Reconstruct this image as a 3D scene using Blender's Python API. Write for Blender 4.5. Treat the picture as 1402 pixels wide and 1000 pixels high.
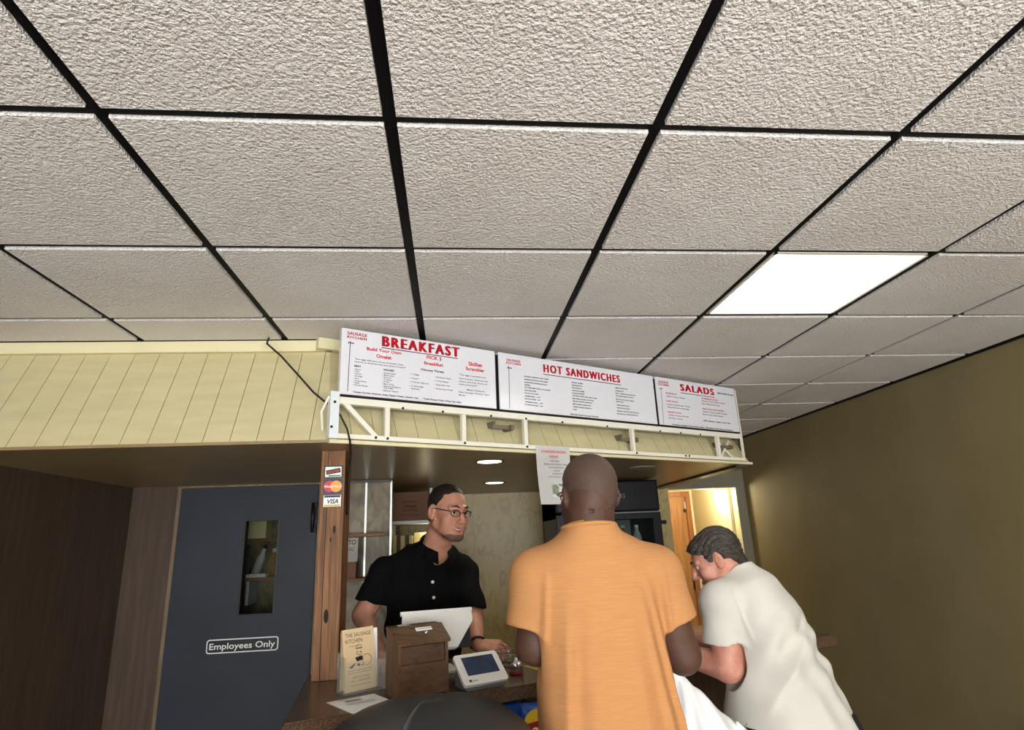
import bpy, bmesh, math, random
import numpy as np
from mathutils import Matrix, Vector
random.seed(7)
for _o in list(bpy.data.objects):
    bpy.data.objects.remove(_o, do_unlink=True)
SC = bpy.context.scene
COL = SC.collection

# ------------------------------------------------------------------ camera
CAMZ, CEIL, TILE = 1.57, 2.4794, 0.61
YAW, PIT, ROL, FPX = .1056, .2834, -.0418, 820.48
fw = Vector((math.sin(YAW)*math.cos(PIT), math.cos(YAW)*math.cos(PIT), math.sin(PIT)))
r0 = Vector((math.cos(YAW), -math.sin(YAW), 0)); u0 = r0.cross(fw)
rr = r0*math.cos(ROL)+u0*math.sin(ROL); uu = -r0*math.sin(ROL)+u0*math.cos(ROL)
cd = bpy.data.cameras.new('camera'); cam = bpy.data.objects.new('camera', cd); COL.objects.link(cam)
cam.matrix_world = Matrix(((rr.x, uu.x, -fw.x, 0), (rr.y, uu.y, -fw.y, 0), (rr.z, uu.z, -fw.z, CAMZ), (0, 0, 0, 1)))
cd.sensor_fit = 'HORIZONTAL'; cd.sensor_width = 36; cd.lens = FPX/1402*36; cd.clip_start = .02
SC.camera = cam

# ------------------------------------------------------------------ world, lights, exposure
SC.view_settings.view_transform = 'Standard'; SC.view_settings.look = 'None'
SC.view_settings.exposure = 0.0; SC.view_settings.gamma = 1.0; SC.view_settings.use_curve_mapping = False
wd = bpy.data.worlds.new('world'); SC.world = wd; wd.use_nodes = True
wd.node_tree.nodes['Background'].inputs[0].default_value = (.75, .87, 1, 1)
wd.node_tree.nodes['Background'].inputs[1].default_value = .6

def light(name, kind, loc, energy, color, rot=(0, 0, 0), size=None, size_y=None, spot=None, radius=None):
    d = bpy.data.lights.new(name, kind); d.energy = energy; d.color = color
    if kind == 'AREA':
        d.shape = 'RECTANGLE'; d.size = size; d.size_y = size_y
    if spot:
        d.spot_size = spot; d.spot_blend = .6
    if radius is not None: d.shadow_soft_size = radius
    o = bpy.data.objects.new(name, d); o.location = loc; o.rotation_euler = rot; COL.objects.link(o)
    return o
# daylight through the shop window behind the photographer
light('window_daylight', 'AREA', (.35, -3.55, 1.35), 430, (.98, .985, .99), (math.radians(133), 0, 0), 4.4, 1.6)
# downlights over the kitchen, added pantry fill, lamp in the back passage
light('downlight_lamp', 'SPOT', (.195, 3.166, 1.955), 9, (1, .86, .62), (0, 0, 0), spot=2.4, radius=.06)
light('downlight_lamp', 'SPOT', (.301, 4.377, 1.955), 11, (1, .86, .62), (0, 0, 0), spot=2.4, radius=.06)
light('pantry_fill', 'POINT', (-1.2, 4.35, 2.2), 1.6, (1, .88, .68), radius=.05)  # unseen fill light, added to brighten the pantry behind the door window
light('passage_lamp', 'POINT', (2.62, 6.10, 1.96), 17, (1, .88, .62), radius=.05)
light('shelf_lamp', 'POINT', (-.2, 4.52, 1.66), .35, (1, .9, .65), radius=.03)

# ------------------------------------------------------------------ materials
def lin(c):
    return tuple((v/12.92 if v <= .04045 else ((v+.055)/1.055)**2.4) for v in [x/255 for x in c]) + (1,)
def nd(nt, t, **kw):
    n = nt.nodes.new(t)
    for k, v in kw.items():
        if k.startswith('i_'): n.inputs[int(k[2:])].default_value = v
        else: setattr(n, k, v)
    return n
def mat(name, c, rough=.6, c2=None, nscale=8, stretch=(1, 1, 1), bump=0, bscale=60, bdist=.002, metal=0, spec=.5,
        trans=0, emit=None, estr=0, ior=1.45, lo=.35, hi=.65, detail=3, sheen=0, distort=0):
    m = bpy.data.materials.new(name); m.use_nodes = True; nt = m.node_tree
    b = nt.nodes['Principled BSDF']
    b.inputs['Base Color'].default_value = lin(c); b.inputs['Roughness'].default_value = rough
    b.inputs['Metallic'].default_value = metal; b.inputs['Specular IOR Level'].default_value = spec
    b.inputs['IOR'].default_value = ior
    if trans: b.inputs['Transmission Weight'].default_value = trans
    if sheen: b.inputs['Sheen Weight'].default_value = sheen
    if emit:
        b.inputs['Emission Color'].default_value = lin(emit); b.inputs['Emission Strength'].default_value = estr
    if c2 or bump:
        g = nd(nt, 'ShaderNodeNewGeometry')
    if c2:
        mp = nd(nt, 'ShaderNodeMapping'); mp.inputs['Scale'].default_value = stretch
        nt.links.new(g.outputs['Position'], mp.inputs[0])
        n = nd(nt, 'ShaderNodeTexNoise'); n.inputs['Scale'].default_value = nscale; n.inputs['Detail'].default_value = detail
        n.inputs['Distortion'].default_value = distort
        nt.links.new(mp.outputs[0], n.inputs[0])
        r = nd(nt, 'ShaderNodeValToRGB'); r.color_ramp.elements[0].position = lo; r.color_ramp.elements[1].position = hi
        r.color_ramp.elements[0].color = lin(c); r.color_ramp.elements[1].color = lin(c2)
        nt.links.new(n.outputs[0], r.inputs[0]); nt.links.new(r.outputs[0], b.inputs['Base Color'])
    if bump:
        n2 = nd(nt, 'ShaderNodeTexNoise'); n2.inputs['Scale'].default_value = bscale; n2.inputs['Detail'].default_value = 2
        mp2 = nd(nt, 'ShaderNodeMapping'); mp2.inputs['Scale'].default_value = stretch
        nt.links.new(g.outputs['Position'], mp2.inputs[0]); nt.links.new(mp2.outputs[0], n2.inputs[0])
        bp = nd(nt, 'ShaderNodeBump'); bp.inputs['Strength'].default_value = bump; bp.inputs['Distance'].default_value = bdist
        nt.links.new(n2.outputs[0], bp.inputs['Height']); nt.links.new(bp.outputs[0], b.inputs['Normal'])
    return m
def wood(name, c, c2, scale=6, stretch=(9, 9, .6), rough=.55, bump=.25, dark=None):
    m = mat(name, c, rough, c2, scale, stretch, bump, scale*3, .0015, detail=6, lo=.3, hi=.7, distort=.6)
    return m

M = {}
M['tile'] = mat('ceiling_tile_white', (231, 227, 223), .9, (222, 217, 212), 2.2, bump=1.0, bscale=122, bdist=.0105, spec=.2)
M['grid'] = mat('grid_black', (5, 5, 7), .6, spec=.2)
M['plenum'] = mat('plenum_dark', (20, 20, 20), .9)
M['lens'] = mat('lamp_lens', (255, 255, 255), .5, emit=(255, 252, 245), estr=5)
M['bulb'] = mat('bulb_glow', (255, 255, 255), .5, emit=(255, 247, 232), estr=6)
M['bulb_off'] = mat('bulb_off', (150, 148, 138), .4)
M['cream'] = mat('cream_boards', (208, 197, 154), .6, (199, 188, 146), 5, (1, 1, 5), .12, 30, .002)
M['cream_trim'] = mat('cream_trim', (226, 216, 176), .5)
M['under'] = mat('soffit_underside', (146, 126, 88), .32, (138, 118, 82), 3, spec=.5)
M['undertrim_shade'] = mat('soffit_trim_and_shade', (62, 55, 42), .4)
M['white_panel'] = mat('sign_white', (226, 226, 232), .14, spec=.55)
M['sign_edge'] = mat('sign_edge_black', (12, 12, 12), .5)
M['frame_white'] = mat('frame_white', (236, 232, 216), .45)
M['plate_white'] = mat('plate_white', (222, 228, 230), .4)
M['bracket'] = mat('bracket_grey', (112, 104, 84), .5)
M['bolt'] = mat('bolt_dark', (40, 38, 34), .4, metal=.6)
M['red'] = mat('ink_red', (206, 26, 44), .4)
M['ink'] = mat('ink_black', (24, 22, 26), .4)
M['paper'] = mat('paper_white', (248, 247, 245), .8)
M['paper_tan'] = mat('paper_tan', (214, 186, 146), .8)
M['note_grey'] = mat('paper_grey', (168, 164, 154), .8)
M['inkred2'] = mat('ink_red_soft', (214, 70, 66), .6)
M['post'] = wood('post_wood', (150, 104, 60), (84, 50, 27), 7, (10, 10, .5), .6, .4)
M['postcrack'] = mat('post_crack', (38, 22, 12), .8)
M['door'] = mat('door_blue', (39, 45, 55), .55, (35, 41, 50), 4, bump=.1, bscale=50, bdist=.001)
M['doorframe'] = wood('door_frame_dark', (132, 112, 86), (104, 84, 60), 6)
M['wallwood'] = wood('wall_panelling', (84, 68, 54), (66, 52, 41), 5, (7, 7, .5), .5, .15)
M['wall'] = mat('wall_olive', (134, 121, 86), .75, (128, 115, 80), 3, bump=.08, bscale=80, bdist=.001)
M['wallgrey'] = mat('wall_grey_olive', (132, 126, 108), .7)
M['wallpass'] = mat('wall_cream_yellow', (232, 220, 176), .7)
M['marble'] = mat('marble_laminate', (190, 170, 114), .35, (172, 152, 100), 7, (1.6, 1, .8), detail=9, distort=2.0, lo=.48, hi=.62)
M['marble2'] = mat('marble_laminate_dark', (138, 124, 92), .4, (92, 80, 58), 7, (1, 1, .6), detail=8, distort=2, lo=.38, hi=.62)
M['alu'] = mat('aluminium', (190, 190, 184), .35, metal=.8)
M['whitemetal'] = mat('shelf_white_metal', (206, 206, 200), .4)
M['shelfwood'] = wood('shelf_wood', (138, 98, 62), (104, 70, 42), 6, (.6, 9, 9))
M['cardboard'] = mat('cardboard', (128, 92, 72), .8, (118, 84, 64), 6)
M['boxink'] = mat('box_print', (76, 44, 34), .8)
M['oak'] = wood('oak_door', (186, 134, 74), (152, 100, 48), 5, (9, 9, .55), .45, .1)
M['oakframe'] = wood('oak_casing', (170, 108, 52), (136, 82, 36), 5, (9, 9, .6), .45, .1)
M['counter'] = mat('counter_laminate', (96, 74, 55), .22, (74, 56, 42), 160, detail=2, lo=.42, hi=.58)
M['counterside'] = wood('counter_base', (74, 52, 36), (54, 38, 26), 5)
M['boxwood'] = wood('box_walnut', (102, 73, 47), (64, 43, 27), 7, (.8, 8, 8), .5, .2)
M['boxwoodv'] = wood('box_walnut_side', (112, 80, 52), (74, 50, 31), 7, (8, 8, .8), .5, .2)
M['acrylic'] = mat('acrylic', (251, 252, 248), .08, trans=.9, ior=1.03)
M['glass'] = mat('glass', (235, 240, 238), .02, trans=1, ior=1.45)
M['pane'] = mat('pane_glass', (225, 232, 232), .02, trans=1, ior=1.02)
M['plastic_white'] = mat('plastic_white', (228, 226, 220), .3)
M['plastic_grey'] = mat('plastic_grey', (120, 122, 126), .4)
M['screen'] = mat('screen_blue', (26, 38, 58), .12, (42, 58, 82), 22, emit=(36, 52, 80), estr=.12)
M['black'] = mat('plastic_black', (20, 20, 22), .4)
M['fridge'] = mat('fridge_black', (14, 14, 18), .35, spec=.2)
M['fridge_in'] = mat('fridge_interior', (150, 158, 156), .4)
M['bin'] = mat('bin_plastic', (50, 51, 51), .38, (46, 47, 47), 4, bump=.25, bscale=320, bdist=.0006)
M['bin2'] = mat('bin_flap_plastic', (64, 65, 65), .42, bump=.25, bscale=320, bdist=.0006)
M['chrome'] = mat('chrome', (215, 215, 215), .12, metal=1)
M['chip_blue'] = mat('chip_bag_blue', (30, 82, 168), .28, (20, 60, 140), 20, bump=.4, bscale=25, bdist=.004)
M['chip_yellow'] = mat('chip_bag_yellow', (242, 206, 44), .3)
M['chip_red'] = mat('chip_label_red', (176, 24, 30), .35)
M['white'] = mat('ink_white', (245, 245, 242), .5)
M['bag'] = mat('bag_white_plastic', (236, 238, 238), .3, bump=.5, bscale=9, bdist=.012)
M['floor'] = mat('floor_tile_beige', (204, 197, 188), .45, (190, 182, 172), 3)
M['skin_light'] = mat('skin_light', (190, 138, 114), .55, (176, 120, 98), 24, lo=.3, hi=.7)
M['skin_pink'] = mat('skin_pink', (206, 150, 128), .5, (190, 124, 104), 24, lo=.3, hi=.7)
M['skin_brown'] = mat('skin_brown', (88, 59, 45), .6, (73, 48, 37), 22, lo=.3, hi=.7)
M['lips'] = mat('lips', (158, 92, 82), .4)
M['lips_brown'] = mat('lips_brown', (110, 66, 56), .4)
M['hair_dark'] = mat('hair_dark', (38, 30, 24), .6, (26, 20, 16), 60, (1, 1, 1), .5, 220, .003)
M['hair_buzz'] = mat('hair_buzzed', (72, 54, 45), .65, (94, 72, 61), 420, bump=.6, bscale=500, bdist=.002, detail=1)
M['hair_grey'] = mat('hair_brown_grey', (66, 58, 50), .55, (38, 32, 28), 28, (1, 5, 2.2), .9, 45, .01, detail=4)
M['stubble'] = mat('stubble', (120, 86, 72), .7, (96, 68, 58), 300, detail=1)
M['shirt_black'] = mat('polo_black', (11, 11, 12), .95, (8, 8, 9), 12, bump=.3, bscale=400, bdist=.0006, spec=.15)
M['shirt_orange'] = mat('tee_orange', (192, 137, 86), .9, (180, 125, 77), 60, (.35, .35, 5), .25, 260, .0008, lo=.2, hi=.8)
M['shirt_white'] = mat('tee_white', (206, 203, 194), .9, (200, 196, 187), 6, bump=.25, bscale=300, bdist=.0006)
M['trousers_dark'] = mat('trousers_dark', (24, 25, 30), .85)
M['trousers_blue'] = mat('jeans_blue', (52, 60, 82), .85)
M['shoe'] = mat('shoe_black', (24, 22, 20), .5)
M['eyewhite'] = mat('eye_white', (225, 220, 212), .3)
M['iris'] = mat('iris_dark', (46, 32, 24), .25)
M['teeth'] = mat('teeth', (226, 218, 204), .35)
M['glasses'] = mat('glasses_black', (16, 15, 16), .3)
M['cable'] = mat('cable_black', (32, 28, 24), .5)
M['yellowcard'] = mat('card_yellow', (214, 198, 92), .6)
M['pepper'] = mat('candy_red', (190, 40, 62), .4)
M['photo_green'] = mat('print_green', (112, 122, 96), .7, (150, 150, 130), 60)
M['photo_tan'] = mat('print_tan', (186, 140, 112), .7)
M['photo_pale'] = mat('print_pale', (206, 216, 218), .7)
M['mc_red'] = mat('card_red', (206, 44, 58), .4)
M['mc_or'] = mat('card_orange', (240, 158, 52), .4)
M['navy'] = mat('card_navy', (34, 40, 82), .4)
M['gold'] = mat('card_gold', (214, 168, 66), .4)
M['green'] = mat('card_green', (70, 140, 70), .4)
M['binder'] = mat('binder_cream', (226, 208, 150), .6)
M['binder2'] = mat('binder_brown', (92, 78, 54), .6)
M['bottle_amber'] = mat('bottle_amber', (128, 96, 44), .3)
M['bottle_white'] = mat('bottle_white', (196, 194, 188), .4)

# ------------------------------------------------------------------ object helpers
MW = {}
def things(name, label, cat, loc=(0, 0, 0), rz=0, group=None):
    o = bpy.data.objects.new(name, None); COL.objects.link(o); o.empty_display_size = .1
    o.location = loc; o.rotation_euler = (0, 0, rz); o['label'] = label; o['category'] = cat
    if group: o['group'] = group
    MW[o] = Matrix.Translation(loc) @ Matrix.Rotation(rz, 4, 'Z')
    return o
def tag(o, label, cat, group=None):
    o['label'] = label; o['category'] = cat
    if group: o['group'] = group
    return o
def to_mesh(name, bm, m):
    me = bpy.data.meshes.new(name); bm.to_mesh(me); bm.free(); me.materials.append(m); return me
def obj(name, bm, m, parent=None, local=False, smooth=False, label=None, kind=None):
    """link bm (or a mesh) as one object; coordinates are world unless local"""
    me = bm if isinstance(bm, bpy.types.Mesh) else to_mesh(name, bm, m)
    if not me.materials: me.materials.append(m)
    if parent is not None and not local: me.transform(MW.get(parent, Matrix()).inverted())
    if smooth:
        me.polygons.foreach_set('use_smooth', [True]*len(me.polygons))
    o = bpy.data.objects.new(name, me); COL.objects.link(o)
    if parent is not None:
        o.parent = parent; MW[o] = MW.get(parent, Matrix())
    if label: o['label'] = label
    if kind: o['kind'] = kind
    return o
def struct(name, bm, m, smooth=False):
    o = obj(name, bm, m, smooth=smooth, kind='structure'); return o
def setmw(o, mtx): MW[o] = mtx

def B(): return bmesh.new()
def addv(bm, vs, fs, mtx=None):
    v = [bm.verts.new((mtx @ Vector(p)) if mtx else p) for p in vs]
    for f in fs:
        try: bm.faces.new([v[i] for i in f])
        except ValueError: pass
    return v
def box(bm, c, s, rz=0, mtx=None, bev=0):
    m = mtx if mtx is not None else (Matrix.Translation(c) @ Matrix.Rotation(rz, 4, 'Z'))
    x, y, z = [v/2 for v in s]
    if bev <= 0:
        vs = [(a, b, d) for d in (-z, z) for b in (-y, y) for a in (-x, x)]
        addv(bm, vs, [(0, 2, 3, 1), (4, 5, 7, 6), (0, 1, 5, 4), (1, 3, 7, 5), (3, 2, 6, 7), (2, 0, 4, 6)], m)
    else:
        t = bmesh.new()
        bmesh.ops.create_cube(t, size=1); bmesh.ops.scale(t, vec=s, verts=t.verts)
        bmesh.ops.bevel(t, geom=t.edges[:], offset=bev, segments=2, affect='EDGES', profile=.6)
        merge(bm, t, m)
    return bm
def merge(bm, t, m=None):
    t.verts.index_update()
    vs = [bm.verts.new((m @ v.co) if m else v.co) for v in t.verts]
    for f in t.faces:
        bm.faces.new([vs[v.index] for v in f.verts])
    t.free()
def box2(bm, lo, hi, bev=0):
    return box(bm, [(a+b)/2 for a, b in zip(lo, hi)], [abs(b-a) for a, b in zip(lo, hi)], bev=bev)
def prism(bm, poly, z0, z1):
    n = len(poly)
    vs = [(x, y, z0) for x, y in poly] + [(x, y, z1) for x, y in poly]
    fs = [tuple(range(n-1, -1, -1)), tuple(range(n, 2*n))] + [(i, (i+1) % n, n+(i+1) % n, n+i) for i in range(n)]
    addv(bm, vs, fs); return bm
def lathe(bm, prof, seg=24, c=(0, 0, 0), mtx=None, cap=True):
    m = mtx if mtx is not None else Matrix.Translation(c)
    rings = []
    for r, z in prof:
        rings.append([bm.verts.new(m @ Vector((r*math.cos(2*math.pi*k/seg), r*math.sin(2*math.pi*k/seg), z))) for k in range(seg)])
    for a, b in zip(rings, rings[1:]):
        for k in range(seg):
            bm.faces.new((a[k], a[(k+1) % seg], b[(k+1) % seg], b[k]))
    if cap:
        bm.faces.new(rings[0][::-1]); bm.faces.new(rings[-1])
    return bm
def tube(bm, pts, r, seg=8, closed=False):
    pts = [Vector(p) for p in pts]; n = len(pts); rings = []
    up = Vector((0, 0, 1))
    for i, p in enumerate(pts):
        a = pts[i-1] if (i > 0 or closed) else p; b = pts[(i+1) % n] if (i < n-1 or closed) else p
        d = (b-a).normalized(); s = d.cross(up)
        if s.length < .05: s = d.cross(Vector((1, 0, 0)))
        s.normalize(); t = s.cross(d); rad = r[i] if isinstance(r, (list, tuple)) else r
        rings.append([bm.verts.new(p + (s*math.cos(q)+t*math.sin(q))*rad) for q in [2*math.pi*k/seg for k in range(seg)]])
    for i in range(n if closed else n-1):
        a, b = rings[i], rings[(i+1) % n]
        for k in range(seg): bm.faces.new((a[k], a[(k+1) % seg], b[(k+1) % seg], b[k]))
    if not closed:
        bm.faces.new(rings[0][::-1]); bm.faces.new(rings[-1])
    return bm
def bolt(bm, c, axis, r=.006, h=.006):
    a = Vector(axis).normalized(); m = Matrix.Translation(c) @ a.to_track_quat('Z', 'Y').to_matrix().to_4x4()
    lathe(bm, [(r, -.001), (r, h*.6), (r*.6, h)], 8, mtx=m)

# lettering: filled outlines, laid in the XZ plane facing -Y
_txt = {}
def text_data(s, bold, spc=1.0):
    k = (s, bold, spc)
    if k not in _txt:
        cu = bpy.data.curves.new('t', 'FONT'); cu.body = s; cu.size = 1; cu.offset = bold; cu.space_character = spc; cu.resolution_u = 2 if len(s) > 16 else 3
        o = bpy.data.objects.new('t', cu); COL.objects.link(o)
        dg = bpy.context.evaluated_depsgraph_get(); me = bpy.data.meshes.new_from_object(o.evaluated_get(dg))
        v = np.empty(len(me.vertices)*3, np.float32); me.vertices.foreach_get('co', v); v = v.reshape(-1, 3)
        f = [tuple(p.vertices) for p in me.polygons]
        bpy.data.objects.remove(o); bpy.data.curves.remove(cu); bpy.data.meshes.remove(me)
        _txt[k] = (v, f)
    return _txt[k]
def text(bm, s, x0, x1, z, h, y=0, bold=0.0, mtx=None, shear=0, stem=0):
    """letters fitted between x0 and x1 on baseline z with cap height h"""
    v, f = text_data(s, bold, 1.30 if stem > .1 else 1.12 if stem else 1.0)
    if not len(v): return
    a, b = v[:, 0].min(), v[:, 0].max()+stem; sx = (x1-x0)/(b-a); sz = h/(.73+bold)
    for k in range(3 if stem else 1):            # widened stems, thin bars
        pts = [(x0+(p[0]+stem*k/2-a)*sx+shear*p[1]*sz, y, z+p[1]*sz) for p in v]
        addv(bm, pts, f, mtx)
# ------------------------------------------------------------------ the room
XL, XR, YF, YB = -1.96, 2.92, -3.74, 5.88
SZ = 1.97                                   # underside of the soffit
SC0 = Vector((-.489, 2.429)); ST = Vector((.8844, .4667)); SN = Vector((.4667, -.8844)); SLEN = 2.695
SANG = math.atan2(ST.y, ST.x)
struct('floor', box2(B(), (XL, YF, -.05), (XR, 7.0, 0)), M['floor'])
struct('wall_right', box2(B(), (XR, YF, 0), (XR+.1, YB, CEIL+.1)), M['wall'])
struct('wall_left', box2(B(), (XL-.1, YF, 0), (XL, 4.8, CEIL+.1)), M['wallwood'])
# front wall behind the photographer, with its shop window
b = B()
box2(b, (XL, YF-.1, 0), (XR, YF, .5)); box2(b, (XL, YF-.1, 2.3), (XR, YF, CEIL+.1))
box2(b, (XL, YF-.1, .5), (-1.88, YF, 2.3)); box2(b, (2.6, YF-.1, .5), (XR, YF, 2.3))
struct('wall_front', b, M['wallgrey'])
b = B()
for x in (-1.86, -.36, 1.11, 2.58): box2(b, (x-.02, YF-.08, .5), (x+.02, YF-.02, 2.3))
struct('window_1', b, M['alu'])
obj('pane', box2(B(), (-1.86, YF-.06, .5), (2.58, YF-.05, 2.3)), M['pane'], bpy.data.objects['window_1'])

# suspended ceiling: backing, black tee bars and one tile per cell
X0 = -1.2107*TILE; Y0 = .8714*TILE
ceil = struct('ceiling', box2(B(), (XL, YF, CEIL+.02), (XR, YB, CEIL+.1)), M['plenum'])
def gx(i): return X0+TILE*i
def gy(j): return Y0+TILE*j
bar_y = to_mesh('grid_bar', box2(B(), (-.0125, YF, 0), (.0125, YB, .02)), M['grid'])
for i in range(-1, 6):
    o = obj('grid_bar', bar_y, M['grid'], ceil, local=True); o.location = (gx(i), 0, CEIL)
bar_x = to_mesh('grid_bar', box2(B(), (XL, -.0125, .0003), (XR, .0125, .02)), M['grid'])
for j in range(-6, 9):
    o = obj('grid_bar', bar_x, M['grid'], ceil, local=True); o.location = (0, gy(j), CEIL)
def tile_mesh(w, d):
    t = B(); box(t, (0, 0, .006), (w, d, .030))
    bmesh.ops.bevel(t, geom=[e for e in t.edges if all(v.co.z < 0 for v in e.verts)], offset=.0012, segments=1, affect='EDGES')
    return to_mesh('ceiling_tile', t, M['tile'])
tmesh = tile_mesh(TILE-.030, TILE-.030)
LAMPS = [(3, 2), (3, -3), (0, -3), (-1, -1), (5, -2)]
rng = random.Random(3)
for i in range(-2, 6):
    for j in range(-7, 9):
        if (i, j) in LAMPS: continue
        cx, cy = gx(i)+TILE/2, gy(j)+TILE/2
        # tiles wholly above the soffit are not there
        d = (Vector((cx, cy))-SC0).dot(-SN)
        if (cy > 3.15 and cx < -.5) or (d > .75 and cx > -.6 and cx < 1.3) : continue
        o = obj('ceiling_tile', tmesh, M['tile'], ceil, local=True)
        o.location = (cx, cy, CEIL+rng.uniform(-.0006, .0006)); o.rotation_euler = (0, 0, rng.choice((0, math.pi)))
lamp_lbl = {(3, 2): 'square ceiling light panel glowing white before the salads board', (3, -3): 'square ceiling light panel behind the photographer, right of the middle', (0, -3): 'square ceiling light panel behind the photographer, left of the middle',
            (-1, -1): 'square ceiling light panel over the left wall side, outside the picture', (5, -2): 'square ceiling light panel beside the right wall, outside the picture'}
for i, j in LAMPS:
    cx, cy = gx(i)+TILE/2, gy(j)+TILE/2
    t = things('ceiling_light', lamp_lbl[(i, j)], 'ceiling light', (cx, cy, CEIL), 0, 'ceiling light panels')
    w = TILE/2-.015
    fr = B()
    for sx, sy, lx, ly in ((-1, 0, .012, 2*w), (1, 0, .012, 2*w), (0, -1, 2*w, .012), (0, 1, 2*w, .012)):
        box(fr, (sx*(w-.006), sy*(w-.006), .006), (lx, ly, .02))
    obj('lamp_frame', fr, M['frame_white'], t, local=True)
    obj('diffuser', box(B(), (0, 0, .006), (2*w-.024, 2*w-.024, .008)), M['lens'], t, local=True)

# black wall angle where the ceiling meets the walls
b = B(); box2(b, (XR-.02, YF, CEIL-.02), (XR, YB, CEIL+.0)); box2(b, (XL, YF, CEIL-.02), (XL+.02, 2.7, CEIL))
box2(b, (XL, 2.622, CEIL-.011), (-.53, 2.675, CEIL+.002))
box2(b, (1.7, YB-.02, CEIL-.02), (XR, YB, CEIL)); struct('trim_1', b, M['grid'])

# ------------------------------------------------------------------ sloping boarded soffit over the counter
LEAN = .25
und = [(XL, 2.43), (-.489, 2.429), (1.895, 3.686), (1.895, 5.40), (XL, 5.40)]
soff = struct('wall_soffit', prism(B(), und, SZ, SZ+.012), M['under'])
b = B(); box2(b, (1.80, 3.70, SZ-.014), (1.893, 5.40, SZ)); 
o = obj('edge_shade_strip', b, M['undertrim_shade'], soff)  # dark strip painting in the shade along the underside's right edge
HB, HT = SZ+.002, CEIL-.019
def face_boards(P0, tdir, inward, L, top0, top1, step, first=0.0):
    """boards up a leaning face: P0 bottom start, tdir along, inward the lean direction; the top runs from s=top0 to s=top1"""
    P0 = Vector(P0); tdir = Vector(tdir); inw = Vector(inward)
    nrm = Vector((-inw.x*(HT-HB), -inw.y*(HT-HB), -LEAN)).normalized()
    s = first
    def pt(s_, v, off):
        p = P0+tdir*s_+inw*(LEAN*v); q = Vector((p.x, p.y, HB+(HT-HB)*v)) + nrm*off; return q
    while s < L-.001:
        e = min(s+step, L); g = .0013; a0, a1 = max(s, 0)+g, e-g
        def clipx(sv, v):
            lo, hi = top0*v, L+(top1-L)*v
            return min(max(sv, lo), hi)
        quad = [(a0, 0), (a1, 0), (a1, 1), (a0, 1)]
        # clip against the hips
        def side(p, q):
            out = []
            for k in range(len(p)):
                A, Bp = p[k], p[(k+1) % len(p)]; fa, fb = q(A), q(Bp)
                if fa >= 0: out.append(A)
                if fa*fb < 0:
                    t = fa/(fa-fb); out.append((A[0]+(Bp[0]-A[0])*t, A[1]+(Bp[1]-A[1])*t))
            return out
        quad = side(quad, lambda p: p[0]-top0*p[1])
        if quad: quad = side(quad, lambda p: (L+(top1-L)*p[1])-p[0])
        if len(quad) >= 3:
            n = len(quad); bb = B()
            vs = [pt(p[0], p[1], -.012) for p in quad]+[pt(p[0], p[1], 0) for p in quad]
            addv(bb, vs, [tuple(range(n-1, -1, -1)), tuple(range(n, 2*n))]+[(k, (k+1) % n, n+(k+1) % n, n+k) for k in range(n)])
            bmesh.ops.recalc_face_normals(bb, faces=bb.faces)
            obj('fascia_board', bb, M['cream'], soff)
        s = e
    # dark backing so that the joints read dark
    bb = B()
    vs = [pt(0, 0, -.014), pt(L, 0, -.014), pt(top1, 1, -.014), pt(top0, 1, -.014)]
    addv(bb, vs, [(0, 1, 2, 3)]); return bb
bk = face_boards((XL, 2.430), (1, 0), (0, 1), SC0.x-XL, 0, SC0.x-XL-.062, .1018, -.03)
obj('board_backing', bk, M['shelfwood'], soff)
bk = face_boards(SC0, ST, -SN, SLEN, .062, SLEN-.115, .1)
obj('board_backing', bk, M['shelfwood'], soff)
bk = face_boards((1.895, 3.686), (0, 1), (-1, 0), 2.19, .12, 2.19, .1)
obj('board_backing', bk, M['shelfwood'], soff)
# cornice strip under the ceiling and nosing along the lower edge
b = B(); box2(b, (XL, 2.63, CEIL-.062), (-.535, 2.672, CEIL-.012)); p_ = SC0-SN*.20; box(b, (p_.x+ST.x*.2, p_.y+ST.y*.2, CEIL-.037), (.42, .04, .05), SANG); o = obj('cornice_strip', b, M['cream_trim'], soff)
mS = Matrix.Translation((SC0.x, SC0.y, 0)) @ Matrix.Rotation(SANG, 4, 'Z')
b = B(); box(b, None, (SLEN, .022, .014), mtx=mS @ Matrix.Translation((SLEN/2, -.005, SZ+.004))); obj('nosing', b, M['cream_trim'], soff)

# walls behind the counter
b = B(); Yw = 3.97
box2(b, (XL, Yw, 0), (-1.69, Yw+.1, SZ)); box2(b, (-1.69, Yw, 1.962), (-.815, Yw+.1, SZ)); box2(b, (-.815, Yw, 0), (-.66, Yw+.1, SZ))
struct('wall_back_left', b, M['wallwood'])
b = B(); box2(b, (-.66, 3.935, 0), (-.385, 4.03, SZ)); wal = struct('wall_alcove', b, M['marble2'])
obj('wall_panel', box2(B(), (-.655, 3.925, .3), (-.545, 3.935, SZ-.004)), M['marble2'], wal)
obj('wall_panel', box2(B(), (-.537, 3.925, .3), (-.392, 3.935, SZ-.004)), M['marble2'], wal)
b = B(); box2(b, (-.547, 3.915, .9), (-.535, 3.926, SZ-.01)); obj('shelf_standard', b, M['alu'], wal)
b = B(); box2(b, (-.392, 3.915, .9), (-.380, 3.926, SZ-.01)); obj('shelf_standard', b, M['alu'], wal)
b = B(); box2(b, (-.66, 3.915, SZ-.018), (-.385, 3.93, SZ-.002)); struct('trim_2', b, M['undertrim_shade'])
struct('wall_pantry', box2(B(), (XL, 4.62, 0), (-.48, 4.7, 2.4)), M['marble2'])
struct('wall_kitchen_left', box2(B(), (-.48, 4.03, 0), (-.455, 5.40, SZ)), M['marble2'])
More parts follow.
